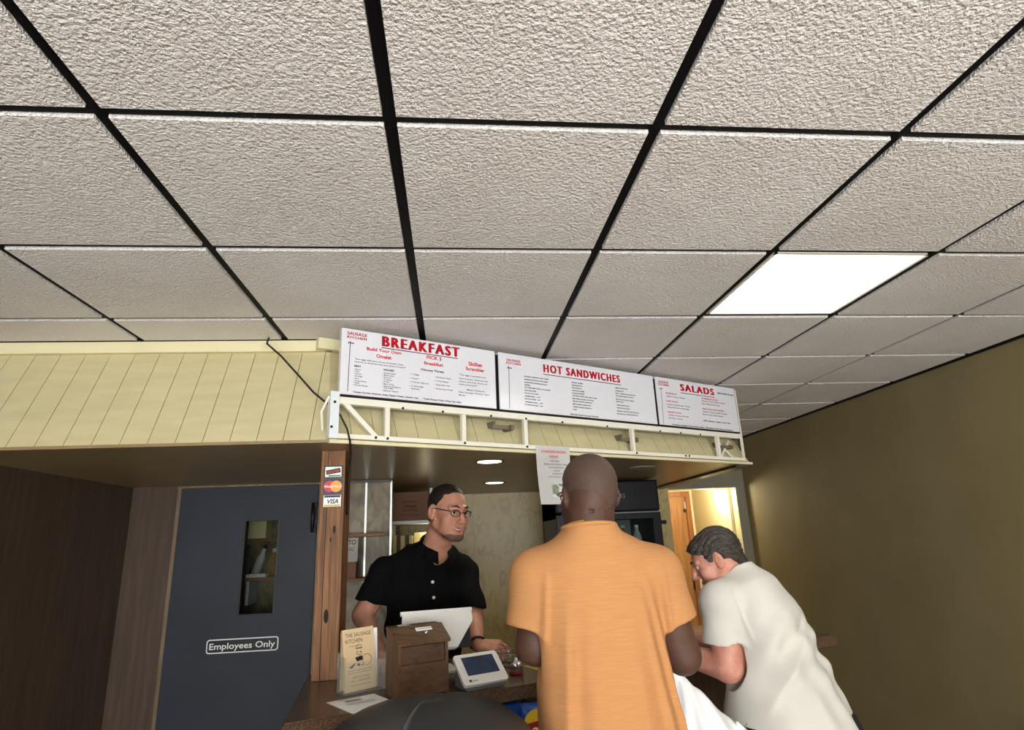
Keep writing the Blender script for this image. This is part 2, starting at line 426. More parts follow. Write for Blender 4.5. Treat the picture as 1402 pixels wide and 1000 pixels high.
wk = struct('wall_kitchen', box2(B(), (-.48, 5.40, 0), (1.95, 5.50, CEIL+.02)), M['marble'])
for x0, x1 in ((-.455, .170), (.176, .80), (.806, 1.43), (1.436, 1.9)):
    obj('wall_panel', box2(B(), (x0, 5.385, .1), (x1, 5.40, SZ-.003)), M['marble'], wk)
# header wall with the opening to the back passage
OX0, OX1, OZ = 1.95, 2.824, 1.985
b = B(); box2(b, (1.85, YB, 0), (OX0, YB+.12, CEIL)); box2(b, (OX1, YB, 0), (XR+.1, YB+.12, CEIL)); box2(b, (OX0, YB, OZ), (OX1, YB+.12, CEIL))
struct('wall_back_right', b, M['wallgrey'])
b = B(); box2(b, (1.85, 5.5, 0), (1.9, YB, CEIL)); struct('wall_return', b, M['wallgrey'])
b = B(); box2(b, (OX1-.004, YB-.002, 0), (OX1+.001, YB+.125, OZ)); box2(b, (OX0, YB-.002, OZ-.004), (OX1, YB+.125, OZ+.001)); struct('trim_3', b, M['wallpass'])
b = B(); box2(b, (2.79, YB+.12, 0), (2.86, 7.0, 2.35)); struct('wall_passage_right', b, M['wallpass'])
b = B(); box2(b, (1.5, 6.95, 0), (1.93, 7.05, 2.35)); box2(b, (2.745, 6.95, 0), (2.86, 7.05, 2.35)); box2(b, (1.93, 6.95, 2.03), (2.745, 7.05, 2.35))
struct('wall_passage_back', b, M['wallpass'])
b = B(); box2(b, (1.5, YB+.12, 2.3), (2.86, 7.0, 2.36)); struct('ceiling_passage', b, M['wallpass'])
struct('wall_passage_left', box2(B(), (1.5, YB+.12, 0), (1.56, 7.0, 2.35)), M['wallpass'])
b = B(); box2(b, (2.775, 6.3, .0), (2.79, 6.95, .1)); struct('baseboard_passage', b, M['oakframe'])
# oak door of the passage
d2 = struct('door_2', box2(B(), (1.985, 6.93, .01), (2.69, 6.97, 1.975)), M['oak'])
b = B(); box2(b, (1.93, 6.90, 0), (1.985, 6.95, 2.03)); box2(b, (2.69, 6.90, 0), (2.745, 6.95, 2.03)); box2(b, (1.985, 6.90, 1.975), (2.69, 6.95, 2.03))
obj('door_casing', b, M['oakframe'], d2)
for z in (1.86, 1.0, .2):
    obj('hinge', box2(B(), (2.677, 6.915, z-.05), (2.697, 6.932, z+.05)), M['black' if z < 1.5 else 'alu'], d2)
obj('closer_arm', box2(B(), (2.660, 6.90, 1.795), (2.685, 6.93, 1.83)), M['black'], d2)
b = B(); lathe(b, [(.012, 0), (.012, .04), (.028, .05), (.03, .075), (.015, .09)], 14, mtx=Matrix.Translation((2.05, 6.93, .98)) @ Matrix.Rotation(math.pi/2, 4, 'X')); obj('door_knob', b, M['chrome'], d2, smooth=True)

# blue staff door with its window
DX0, DX1 = -1.665, -.842; WX0, WX1, WZ0, WZ1 = -1.268, -1.068, 1.205, 1.748
b = B(); Yd = 3.945
box2(b, (DX0, Yd, .01), (WX0, Yd+.045, 1.953)); box2(b, (WX1, Yd, .01), (DX1, Yd+.045, 1.953))
box2(b, (WX0, Yd, .01), (WX1, Yd+.045, WZ0)); box2(b, (WX0, Yd, WZ1), (WX1, Yd+.045, 1.953))
d1 = struct('door_1', b, M['door'])
b = B()
for lo, hi in (((WX0-.008, WZ0-.008), (WX0+.004, WZ1+.008)), ((WX1-.004, WZ0-.008), (WX1+.008, WZ1+.008)), ((WX0, WZ0-.008), (WX1, WZ0+.004)), ((WX0, WZ1-.004), (WX1, WZ1+.008))):
    box2(b, (lo[0], Yd-.004, lo[1]), (hi[0], Yd+.05, hi[1]))
obj('window_bead', b, M['black'], d1)
obj('pane', box2(B(), (WX0, Yd+.02, WZ0), (WX1, Yd+.026, WZ1)), M['pane'], d1)
b = B(); tube(b, [(-.858, Yd-.045, 1.66), (-.858, Yd-.045, 1.84)], .011, 10); obj('pull_handle', b, M['black'], d1, smooth=True)
for z in (1.67, 1.83):
    obj('handle_mount', box(B(), (-.858, Yd-.022, z), (.03, .046, .03)), M['black'], d1)
b = B(); box2(b, (-1.69, Yd+.01, 0), (DX0-.002, Yw+.08, 1.962)); box2(b, (DX1+.002, Yd+.01, 0), (-.815, Yw+.08, 1.962)); box2(b, (-1.69, Yd+.0, 1.955), (-.80, Yw+.08, 1.968))
obj('door_frame', b, M['doorframe'], d1)
# staff only plate
pz, ph = 1.043, .076; px0, px1 = -1.43, -1.027
def rounded(w, h, r, n=5):
    pts = []
    for cx, cy, a in ((w/2-r, h/2-r, 0), (-w/2+r, h/2-r, 90), (-w/2+r, -h/2+r, 180), (w/2-r, -h/2+r, 270)):
        for k in range(n+1):
            q = math.radians(a+90*k/n); pts.append((cx+r*math.cos(q), cy+r*math.sin(q)))
    return pts
def slab(bm, poly, y0, y1, mtx):
    """polygon in XZ extruded along Y"""
    n = len(poly)
    addv(bm, [(x, y0, z) for x, z in poly]+[(x, y1, z) for x, z in poly],
         [tuple(range(n)), tuple(range(2*n-1, n-1, -1))]+[(k, n+k, n+(k+1) % n, (k+1) % n) for k in range(n)], mtx)
sg = things('door_sign', 'black plate reading Employees Only on the blue staff door', 'sign', ((px0+px1)/2, Yd-.001, pz))
b = B(); slab(b, rounded(px1-px0, ph, .016), -.003, 0, None); obj('plate', b, M['white'], sg, local=True)
b = B(); slab(b, rounded(px1-px0-.012, ph-.012, .012), -.0045, -.003, None); obj('plate_face', b, M['black'], sg, local=True)
b = B(); text(b, 'Employees Only', -.184, .184, -.016, .035, -.0052, .012); obj('lettering', b, M['white'], sg, local=True)

# post on the counter with the card stickers
post = things('timber_post', 'rough square timber post rising from the counter to the soffit', 'post', (-.507, 2.725, 1.07))
b = B(); box2(b, (-.557, 2.645, 1.07), (-.457, 2.80, SZ), bev=.004); obj('post_body', b, M['post'], post)
b = B(); z = 1.075; x = -.527
while z < 1.93:
    x2 = x+rng.uniform(-.002, .002); addv(b, [(x, 2.6445, z), (x+.0028, 2.6445, z), (x2+.0028, 2.6445, z+.07), (x2, 2.6445, z+.07)], [(0, 1, 2, 3)]); x = x2; z += .07
obj('crack', b, M['postcrack'], post)
for kx, kz, kr in ((-.492, 1.64, .010), (-.51, 1.305, .016), (-.505, 1.60, .006)):
    b = B(); addv(b, [(kx+kr*.6*math.cos(q), 2.6443, kz+kr*1.7*math.sin(q)) for q in [k*math.pi/5 for k in range(10)]], [tuple(range(10))])
    obj('knot', b, M['postcrack'], post)
def sticker(label, cz, back):
    t = things('card_sticker', label, 'sticker', (-.505, 2.6445, cz), 0, 'card stickers on the post')
    obj('backing', box(B(), (0, -.0008, 0), (.078, .0016, .054 if back != 'navy' else .062)), M[back], t, local=True); return t
t = sticker('topmost card sticker on the post, black card tilted on white', 1.878, 'ink')
obj('print', box(B(), (0, -.0022, 0), (.068, .001, .043)), M['white'], t, local=True)
mt = Matrix.Translation((0, -.0032, .002)) @ Matrix.Rotation(math.radians(-9), 4, 'Y')
obj('card', box(B(), None, (.06, .001, .019), mtx=mt), M['ink'], t, local=True)
b = B(); text(b, 'DISCOVER', -.027, .027, -.005, .010, -.0012, .02, mt); obj('lettering', b, M['inkred2'], t, local=True)
obj('stripe', box(B(), (.006, -.0032, -.0165), (.05, .001, .006)), M['green'], t, local=True)
t = sticker('middle card sticker on the post, red and orange circles', 1.817, 'navy')
def disc(bm, cx, cz, r, y, n=24, clip=None):
    addv(bm, [(cx+r*math.cos(k*2*math.pi/n), y, cz+r*math.sin(k*2*math.pi/n)) for k in range(n)], [tuple(range(n))])
b = B(); disc(b, -.013, 0, .024, -.0022); obj('circle', b, M['mc_red'], t, local=True)
b = B(); disc(b, .014, 0, .024, -.0026); obj('circle', b, M['mc_or'], t, local=True)
b = B(); text(b, 'MasterCard', -.034, .034, -.004, .010, -.0032, .02); obj('lettering', b, M['white'], t, local=True)
t = sticker('lowest card sticker on the post, white with blue band', 1.757, 'ink')
obj('print', box(B(), (0, -.0022, 0), (.072, .001, .048)), M['white'], t, local=True)
obj('stripe', box(B(), (0, -.003, .0185), (.066, .001, .009)), M['navy'], t, local=True)
obj('stripe', box(B(), (0, -.003, -.019), (.066, .001, .007)), M['gold'], t, local=True)
b = B(); text(b, 'VISA', -.024, .026, -.011, .020, -.0034, .03, shear=.2); obj('lettering', b, M['ink'], t, local=True)

# downlights in the soffit underside
for (x, y, on, lb) in ((.195, 3.166, 1, 'lit round downlight in the soffit, nearer of the two lit ones'), (.301, 4.377, 1, 'lit round downlight in the soffit, farther of the two lit ones'), (1.18, 3.68, 0, 'unlit round downlight in the soffit above the drinks cooler')):
    t = things('downlight', lb, 'light', (x, y, SZ), 0, 'round downlights in the soffit')
    b = B(); lathe(b, [(.062, -.001), (.078, -.004), (.08, .0)], 28, cap=False); obj('ring', b, M['undertrim_shade' if on else 'bulb_off'], t, local=True)
    b = B(); lathe(b, [(.064, -.0035), (.03, -.006), (.001, -.0065)], 28, cap=False); obj('bulb_face', b, M['bulb' if on else 'bulb_off'], t, local=True, smooth=True)
# ------------------------------------------------------------------ menu boards on their metal frame
def WL(s, d, z): p = SC0+ST*s+SN*d; return (p.x, p.y, z)
fr = things('sign_frame', 'white painted metal frame carrying the three menu boards', 'frame', (SC0.x, SC0.y, 0), SANG)
D = .04
def fbox(name, s0, s1, z0, z1, d0=.012, d1=.034, m='frame_white'):
    return obj(name, box2(B(), (s0, -d1, z0), (s1, -d0, z1)), M[m], fr, local=True)
fbox('end_plate', -.012, .024, 1.981, 2.170, .010, .046, 'plate_white')
fbox('top_rail', .027, 2.585, 2.124, 2.152, .006, .036)
fbox('bottom_rail', .024, 2.60, 1.984, 2.002, .006, .034)
for s in (.234, .599, .938, 1.65, 2.366):
    fbox('upright', s-.010, s+.010, 1.99, 2.126, .012, .032)
mt = Matrix.Translation((.1175, -.022, 2.066)) @ Matrix.Rotation(math.atan2(2.135-1.998, .19-.05), 4, 'Y')
obj('brace', box(B(), None, (.20, .018, .019), mtx=mt), M['frame_white'], fr, local=True)
fbox('end_post', 2.590, 2.600, 1.99, 2.44, .022, .036)
# brackets back to the boarded face
for k, (s, z) in enumerate(((.80, 2.085), (1.62, 2.07), (2.44, 2.07))):
    b = B(); box2(b, (s-.03, .0, z-.008), (s+.08, .012, z+.010)); box2(b, (s+.06, -.02, z-.012), (s+.08, .09, z+.012)); box2(b, (s-.02, .01, z+.0), (s-.008, .10, z+.03))
    obj('bracket', b, M['bracket'], fr, local=True)
b = B(); tube(b, [(2.41, -.0, 2.0), (2.53, .02, 2.115)], .006, 6); obj('cross_brace', b, M['frame_white'], fr, local=True)
b = B(); tube(b, [(2.53, -.0, 2.0), (2.41, .02, 2.115)], .006, 6); obj('cross_brace', b, M['frame_white'], fr, local=True)
b = B(); tube(b, [(-.014, -.03, 2.15), (-.036, -.01, 2.09), (-.02, .02, 2.02)], .005, 6); obj('hook', b, M['frame_white'], fr, local=True)
for s, z in ((.005, 2.126), (-.004, 2.025), (.183, 1.994), (.234, 1.993), (.599, 1.993), (.938, 1.993), (.30, 2.127), (.49, 2.127), (.74, 2.127), (.938, 2.129), (1.16, 2.127), (1.46, 2.126), (1.86, 2.126), (2.03, 2.126), (2.2, 2.126), (2.05, 1.994), (2.08, 1.994), (1.66, 1.993)):
    b = B(); bolt(b, (s, -.046 if s < .02 else -.036, z), (0, -1, 0), .0055, .004); obj('bolt', b, M['bolt'], fr, local=True)
MENU_TEXT = [
    ('R', 'SAUSAGE', 0.047, 0.1324, 2.4195, 0.0146),
    ('R', 'KITCHEN', 0.0469, 0.1309, 2.404, 0.0115),
    ('R', 'BREAKFAST', 0.1982, 0.5776, 2.3895, 0.0496),
    ('r', 'Build Your Own', 0.1319, 0.2884, 2.3631, 0.0147),
    ('r', 'Omelet', 0.1751, 0.243, 2.3352, 0.0167),
    ('k', 'Two eggs with your choice of cheese*, hash', 0.0832, 0.2972, 2.3146, 0.0072),
    ('k', 'browns or American fries and choice of toast**', 0.0828, 0.3096, 2.3027, 0.0072),
    ('b', 'MEAT', 0.0809, 0.1098, 2.2835, 0.0083),
    ('b', 'VEGGIES', 0.2064, 0.2559, 2.2821, 0.0085),
    ('k', '• Bacon', 0.0802, 0.1083, 2.2703, 0.0064),
    ('k', '• Ham', 0.0798, 0.103, 2.2612, 0.0064),
    ('k', '• Chorizo', 0.0794, 0.1127, 2.2517, 0.0064),
    ('k', '• Sausage', 0.079, 0.1167, 2.242, 0.0063),
    ('k', '• Gyro', 0.0786, 0.1027, 2.2318, 0.0063),
    ('k', '• Turkey Bacon', 0.0782, 0.1352, 2.2213, 0.0063),
    ('k', '• Steak', 0.0778, 0.1055, 2.2127, 0.0063),
    ('k', '• Chicken Breast', 0.0778, 0.1411, 2.2031, 0.0063),
    ('k', '• Green Pepper', 0.2051, 0.2634, 2.2692, 0.0066),
    ('k', '• Mushroom', 0.2049, 0.2556, 2.2595, 0.0065),
    ('k', '• Broccoli', 0.2047, 0.2418, 2.2499, 0.0065),
    ('k', '• Tomatoes', 0.2046, 0.2479, 2.2403, 0.0065),
    ('k', '• Onions', 0.2044, 0.2353, 2.2314, 0.0065),
    ('k', '• Black Olives', 0.2042, 0.2562, 2.2211, 0.0065),
    ('k', '• Banana Peppers', 0.204, 0.2863, 2.2115, 0.0065),
    ('k', 'Hot or Mild', 0.2112, 0.2525, 2.2035, 0.0065),
    ('k', '• Jalapeno Peppers', 0.2025, 0.2772, 2.1923, 0.0064),
    ('k', '• 2 Eggs', 0.3294, 0.374, 2.2787, 0.0067),
    ('k', '• Toast*', 0.3291, 0.372, 2.2601, 0.0067),
    ('k', '• 2 Slices Bacon', 0.3284, 0.4181, 2.2434, 0.0067),
    ('k', '• 2 Sausage', 0.3278, 0.3948, 2.2257, 0.0067),
    ('k', 'Patties', 0.3369, 0.3756, 2.2137, 0.0067),
    ('b', '*Cheese Choices: American, Swiss, Pepper Cheese, Cheddar, Feta', 0.0762, 0.3702, 2.1734, 0.0073),
    ('b', '**Toast Choices: White, Wheat, Rye, Italian', 0.3878, 0.582, 2.1733, 0.0072),
    ('r', 'PICK 3', 0.4094, 0.483, 2.3612, 0.0169),
    ('r', 'Breakfast', 0.3972, 0.4919, 2.3335, 0.0157),
    ('b', 'Choose Three:', 0.3802, 0.4957, 2.3043, 0.0103),
    ('k', '• Smoked Ham', 0.4475, 0.5291, 2.2781, 0.0071),
    ('k', '• 2 Pancakes', 0.4466, 0.5178, 2.261, 0.007),
    ('k', '• Hash Browns', 0.4461, 0.5246, 2.2435, 0.007),
    ('k', '• American Fries', 0.4453, 0.5377, 2.2254, 0.007),
    ('k', 'Two eggs scrambled over', 0.5738, 0.7178, 2.304, 0.0073),
    ('k', 'hash browns, covered with', 0.5715, 0.7261, 2.2865, 0.0073),
    ('k', 'cheese and your choice of', 0.5704, 0.7212, 2.2723, 0.0072),
    ('k', 'meat and toast**', 0.5701, 0.6685, 2.2586, 0.0072),
    ('k', 'Meat Choices:', 0.6123, 0.7068, 2.2357, 0.0072),
    ('k', 'Ham, Sausage, Chorizo, Gyro', 0.5695, 0.7327, 2.222, 0.0072),
    ('k', 'Bacon', 0.5693, 0.6024, 2.2081, 0.0071),
    ('r', 'Skillet', 0.6227, 0.6975, 2.357, 0.0188),
    ('r', 'Scrambler', 0.6081, 0.7087, 2.333, 0.0175),
    ('R', 'SAUSAGE', 0.8352, 0.9175, 2.407, 0.0127),
    ('R', 'KITCHEN', 0.8333, 0.918, 2.3927, 0.0112),
    ('R', 'HOT SANDWICHES', 1.0563, 1.5812, 2.3757, 0.045),
    ('b', 'BUTTERFLY SANDWICH WITH CHEESE', 0.937, 1.0846, 2.3376, 0.0064),
    ('b', 'BARBEQUE SANDWICH WITH CHEESE', 0.9362, 1.079, 2.3226, 0.0064),
    ('b', 'DOUBLE BEEF PASTRAMI SANDWICH', 0.9362, 1.0743, 2.3077, 0.0063),
    ('b', 'REUBEN', 0.9355, 0.9703, 2.2943, 0.0063),
    ('b', 'HOT BEEF, BEEF, PORK OR CHICKEN', 0.9347, 1.093, 2.2813, 0.0063),
    ('b', 'GYROS AND FRIES', 0.9339, 1.0039, 2.2668, 0.0063),
    ('b', 'ITALIAN HOT DOG', 0.934, 1.0164, 2.2529, 0.0063),
    ('b', 'HAMBURGER ..... 3.49', 0.9341, 1.0266, 2.2382, 0.0063),
    ('b', 'BACON BURGER .. 4.49', 0.9333, 1.0266, 2.2243, 0.0062),
    ('b', 'CHEESEBURGER .... 3.99', 0.9329, 1.0403, 2.2089, 0.0062),
    ('b', 'DOUBLE BURGER .. 5.49', 0.9321, 1.0403, 2.195, 0.0062),
    ('b', 'GRILLED CHEESE', 1.2346, 1.3095, 2.339, 0.0067),
    ('b', 'HAM SANDWICH', 1.2348, 1.3052, 2.3245, 0.0067),
    ('b', 'TUNA SANDWICH', 1.2336, 1.2979, 2.3107, 0.0067),
    ('b', 'HAM PLUS CHEESE', 1.2333, 1.3164, 2.2959, 0.0067),
    ('b', 'SAUSAGE AND PEPPERS', 1.2331, 1.3151, 2.2823, 0.0067),
    ('b', 'CHICKEN STRIPS (Plain, Mild, Sweet)', 1.2333, 1.3992, 2.2687, 0.0066),
    ('b', 'MEAT FREE CHICKEN SANDWICH', 1.2334, 1.3773, 2.2533, 0.0066),
    ('b', 'GRILLED CHICKEN SANDWICH', 1.2323, 1.3648, 2.2397, 0.0066),
    ('b', 'BEEF GARDEN SANDWICH', 1.2319, 1.3542, 2.2243, 0.0066),
    ('b', 'TURKEY CHICKEN SANDWICH', 1.2316, 1.3578, 2.2097, 0.0066),
    ('b', 'GYRO', 1.2317, 1.257, 2.1955, 0.0065),
    ('b', 'GREEK CHICKEN PITA', 1.5384, 1.6319, 2.3418, 0.0071),
    ('b', 'CHICKEN PITA', 1.5375, 1.6001, 2.3253, 0.0071),
    ('b', 'PHILLY CHEESE STEAK SANDWICH', 1.5374, 1.688, 2.3109, 0.007),
    ('b', 'AND MUSHROOMS AND ONION', 1.5373, 1.6682, 2.2966, 0.007),
    ('b', 'BACON LETTUCE AND TOMATO', 1.5372, 1.6751, 2.2774, 0.007),
    ('b', 'FISH FILLET', 1.5377, 1.5935, 2.2645, 0.007),
    ('b', 'TURKEY BACON CLUB', 1.5375, 1.6304, 2.245, 0.007),
    ('b', 'TURKEY BACON WRAP', 1.5368, 1.6356, 2.2296, 0.0069),
    ('b', 'GRILLED CHICKEN WITH BACON', 1.5363, 1.6999, 2.2126, 0.0069),
    ('b', 'SAUSAGE ON A BUN SANDWICH', 1.5345, 1.6923, 2.1976, 0.0069),
    ('b', 'DELUXE: French Fries and Cole Slaw', 1.2127, 1.4029, 2.1685, 0.0076),
    ('R', 'SAUSAGE', 1.8837, 1.9689, 2.4131, 0.0129),
    ('R', 'KITCHEN', 1.8828, 1.9692, 2.3961, 0.0129),
    ('R', 'SALADS', 2.0658, 2.3762, 2.381, 0.045),
    ('b', 'FRESH MADE SALADS', 2.4058, 2.565, 2.3958, 0.0102),
    ('r', 'HOUSE SALAD', 1.9363, 2.0301, 2.351, 0.0086),
    ('r', 'CHEF SALAD', 1.9345, 2.0314, 2.3034, 0.0085),
    ('r', 'GARDEN SALAD', 1.9317, 2.0503, 2.2387, 0.0084),
    ('r', 'HOMEMADE SALAD', 2.2466, 2.4028, 2.348, 0.009),
    ('r', 'ASIAN SALAD with CHICKEN', 2.2418, 2.4474, 2.2832, 0.0089),
    ('k', 'Lettuce, Tomato, Carrots', 1.9393, 2.0991, 2.3332, 0.0085),
    ('k', 'Lettuce, Tomato, Ham, Turkey', 1.9374, 2.1347, 2.2849, 0.0085),
    ('k', 'Swiss, American, Boiled Egg', 1.9364, 2.1208, 2.2681, 0.0084),
    ('k', 'Lettuce, Tomato, Broccoli', 1.9389, 2.1099, 2.2219, 0.0084),
    ('k', 'Cucumber, Carrots', 1.936, 2.0561, 2.204, 0.0083),
    ('k', 'Lettuce, Tomato, Grilled Chicken', 2.2482, 2.4674, 2.3332, 0.009),
    ('k', 'Bacon, Mozzarella Cheese', 2.2467, 2.4163, 2.3155, 0.0089),
    ('k', 'Lettuce, Tomato, Grilled Chicken', 2.2436, 2.4734, 2.2659, 0.0088),
    ('k', 'Bacon, Onions, Blue Cheese', 2.2427, 2.4322, 2.2485, 0.0088),
    ('b', 'ADD Chicken or Steak to ANY Salad', 2.2383, 2.493, 2.2093, 0.0087),
    ('b', 'Dressings Available: French, Ranch, Italian, 1000 Island, Honey Mustard, Raspberry', 1.9625, 2.51, 2.1668, 0.0083),
]

boards = [('breakfast', .024, .770, 'white menu board headed BREAKFAST, leftmost on the metal frame'),
          ('sandwich', .790, 1.842, 'white menu board headed HOT SANDWICHES, middle of the frame'),
          ('salad', 1.862, 2.578, 'white menu board headed SALADS, rightmost on the frame')]
extras = [[(.1975, .567, 2.3845, .0036), (.050, .0765, 2.3840, .0028)], [(1.055, 1.583, 2.3665, .0036), (.8365, .866, 2.3725, .0028)], [(2.064, 2.376, 2.370, .0034), (1.888, 1.9155, 2.3765, .0028)]]
forks = [(.0605, .0565, 2.393, 2.176), (.8475, .8435, 2.385, 2.169), (1.900, 1.890, 2.384, 2.168)]
for k, (nm, s0, s1, lb) in enumerate(boards):
    t = things('menu_board', lb, 'menu board', (SC0.x, SC0.y, 0), SANG, 'menu boards above the counter')
    zt, zb = 2.446, 2.163
    obj('panel', box2(B(), (s0, -D, zb), (s1, -D+.028, zt), bev=.0015), M['white_panel'], t, local=True)
    obj('panel_edge', box2(B(), (s0+(.004 if k == 0 else -.004), -D+.006, zb-.006), (s1+.010, -D+.030, zt-.012)), M['sign_edge'], t, local=True)
    yy = -D-.0008
    bk, br, bR = B(), B(), []
    for c, s, a, e, z, h in MENU_TEXT:
        if not (s0-.01 <= a < s1): continue
        if c in 'R' and h > .02:
            bb = B(); text(bb, s, a, e, z+.0015, h*.97, yy, .012, stem=.13); obj('heading', bb, M['red'], t, local=True)
        elif c == 'R': text(br, s, a, e, z, h, yy, .01, stem=.07)
        elif c == 'r': text(br, s, a, e, z, h, yy, .03)
        else: text(bk, s, a, e, z, h*.95, yy, .035 if c == 'b' else .014)
    obj('red_lettering', br, M['red'], t, local=True, kind='stuff')
    obj('menu_lettering', bk, M['ink'], t, local=True, kind='stuff')
    b = B()
    for a, e, z, h in extras[k][:1]: addv(b, [(a, yy, z-h), (e, yy, z-h), (e, yy, z), (a, yy, z)], [(0, 1, 2, 3)])
    obj('underline', b, M['ink'], t, local=True)
    a, e, z1_, z0_ = forks[k]; b = B(); w = .0013
    addv(b, [(e-w, yy, z0_), (e+w, yy, z0_), (a+w, yy, z1_), (a-w, yy, z1_)], [(0, 1, 2, 3)])
    a2, e2, z2, h2 = extras[k][1]
    for q in range(3):
        xx = a2+(e2-a2)*(q+.5)/3; addv(b, [(xx-.0042, yy, z2-.0025), (xx+.0042, yy, z2-.0025), (xx+.003, yy, z2+.0025), (xx-.003, yy, z2+.0025)], [(0, 1, 2, 3)])
    obj('fork_emblem', b, M['ink'], t, local=True)
# black cable from the ceiling grid down behind the boards to the post
b = B()
P = [(-.80, 2.60, 2.474), (-.79, 2.545, 2.425)]
P += [(-.72, 2.52, 2.36), (-.64, 2.50, 2.27), (-.565, 2.46, 2.185), (-.515, 2.425, 2.14), (-.475, 2.41, 2.11), (-.44, 2.405, 2.07), (-.415, 2.41, 2.02), (-.405, 2.43, 1.975), (-.42, 2.55, 1.93), (-.450, 2.66, 1.88), (-.452, 2.70, 1.7)]
tube(b, P, .0042, 7); tag(obj('cable', b, M['cable'], smooth=True), 'thin black cable hanging from the ceiling past the first menu board to the post', 'cable')
# notice hanging from the bottom rail
t = things('paper_notice', 'white paper notice for a cheeseburger wrap hanging below the boards', 'notice', (SC0.x, SC0.y, 0), SANG)
s0, s1, zt, zb = .978, 1.186, 2.001, 1.722
b = B(); n = 8
vs = []
for i in range(n+1):
    v = i/n; z = zt+(zb-zt)*v
    for s in (s0+.004*v, s1-.012*v): vs.append((s, -.048-.016*v+.006*math.sin(v*3), z))
addv(b, vs, [(2*i, 2*i+2, 2*i+3, 2*i+1) for i in range(n)]); bmesh.ops.solidify(b, geom=b.faces[:], thickness=.0006)
obj('sheet', b, M['paper'], t, local=True)
def ny(z): v = (zt-z)/(zt-zb); return -.048-.016*v+.006*math.sin(v*3)-.0016
b = B(); text(b, 'CHEESEBURGER', 1.008, 1.160, 1.967, .012, ny(1.967), .01); text(b, 'WRAP', 1.055, 1.110, 1.944, .012, ny(1.944), .01); obj('heading', b, M['inkred2'], t, local=True)
b = B()
for s, a, e, z in (('FRESH BEEF', 1.06, 1.115, 1.924), ('GRILLED WITH CHEDDAR CHEESE', 1.022, 1.162, 1.909), ('LETTUCE AND TOMATO', 1.05, 1.14, 1.893), ('ONION', 1.077, 1.112, 1.878), ('PICKLES, MAYO', 1.07, 1.125, 1.863), ('FLOUR TORTILLA  7.99', 1.042, 1.14, 1.848)):
    text(b, s, a, e, z, .0065, ny(z), .0)
obj('lettering', b, M['ink'], t, local=True, kind='stuff')
def patch(poly, m, dz=0): 
    b = B(); addv(b, [(s, ny(z)-dz, z) for s, z in poly], [tuple(range(len(poly)))]); obj('picture', b, M[m], t, local=True)
patch([(1.055, 1.752), (1.15, 1.752), (1.15, 1.816), (1.055, 1.816)], 'photo_pale')
patch([(1.058, 1.77), (1.09, 1.766), (1.098, 1.80), (1.085, 1.816), (1.06, 1.812)], 'photo_green', .0006)
patch([(1.085, 1.757), (1.11, 1.755), (1.112, 1.778), (1.09, 1.782)], 'photo_tan', .0006)
patch([(1.10, 1.808), (1.14, 1.806), (1.138, 1.818), (1.095, 1.818)], 'photo_green', .0007)

# ------------------------------------------------------------------ counter
tc = Vector((.934, .357)); ncn = Vector((-.357, .934)); CL = Vector((-.514, 2.07))
F2 = CL+tc*2.5; BK = CL+ncn*.66
poly = [tuple(CL), tuple(F2), tuple(F2+ncn*.66), tuple(BK+tc*.30), (-.60, 2.80), (-.585, 2.69)]
ct = things('counter', 'brown speckled laminate counter the cashier stands behind', 'counter', (CL.x, CL.y, 0))
b = prism(B(), poly, 1.026, 1.07); bmesh.ops.bevel(b, geom=[e for e in b.edges if all(v.co.z > 1.06 for v in e.verts)], offset=.006, segments=2, affect='EDGES')
obj('countertop', b, M['counter'], ct)
pin = [tuple(CL+tc*.05+ncn*.14), tuple(F2+ncn*.14), tuple(F2+ncn*.60), tuple(BK+tc*.30-ncn*.05), (-.545, 2.74)]
obj('counter_base', prism(B(), pin, 0, 1.026), M['counterside'], ct)
CA = math.atan2(tc.y, tc.x)
CZ = 1.07

# menu holder and menus
a = math.radians(30); mh = things('menu_holder', 'clear acrylic holder full of tan takeaway menus beside the timber post', 'holder', (-.335, 2.44, CZ), a)
lean = Matrix.Rotation(math.radians(-9), 4, 'X')
b = B()
box(b, (0, .035, .065), (.155, .003, .13)); box(b, (-.077, .0, .06), (.003, .07, .12)); box(b, (.077, .0, .06), (.003, .07, .12)); box(b, (0, -.033, .05), (.155, .003, .1)); box(b, (0, 0, .0025), (.155, .07, .005))
obj('holder_body', b, M['acrylic'], mh, local=True)
def leaflet(label, x, y, h, w, m, z0=.006, rx=-9, ry=0):
    t = things('menu_leaflet', label, 'menu', mh.matrix_basis @ Vector((x, y, z0)), a, 'menus in the holder')
    t.location = MW[mh] @ Vector((x, y, z0)); MW[t] = Matrix.Translation(t.location) @ Matrix.Rotation(a, 4, 'Z')
    mm = Matrix.Rotation(math.radians(rx), 4, 'X') @ Matrix.Rotation(math.radians(ry), 4, 'Y')
    obj('sheet', box(B(), None, (w, .012, h), mtx=mm @ Matrix.Translation((0, 0, h/2))), M[m], t, local=True)
    return t, mm
t, mm = leaflet('front tan menu leaflet with THE SAUSAGE KITCHEN lettering in the acrylic holder', -.010, -.015, .205, .118, 'paper_tan', rx=-8, ry=-2)
b = B(); y = -.0068
text(b, 'THE SAUSAGE', -.050, .048, .178, .0135, y, .0, mm); text(b, 'KITCHEN', -.050, .014, .158, .0135, y, .0, mm); obj('heading', b, M['ink'], t, local=True)
b = B()
for z, x0, x1, s in ((.041, -.03, .034, 'CARRY OUT MENU'), (.030, -.034, .036, '815 - SAUSAGE')): text(b, s, x0, x1, z, .006, y, 0, mm)
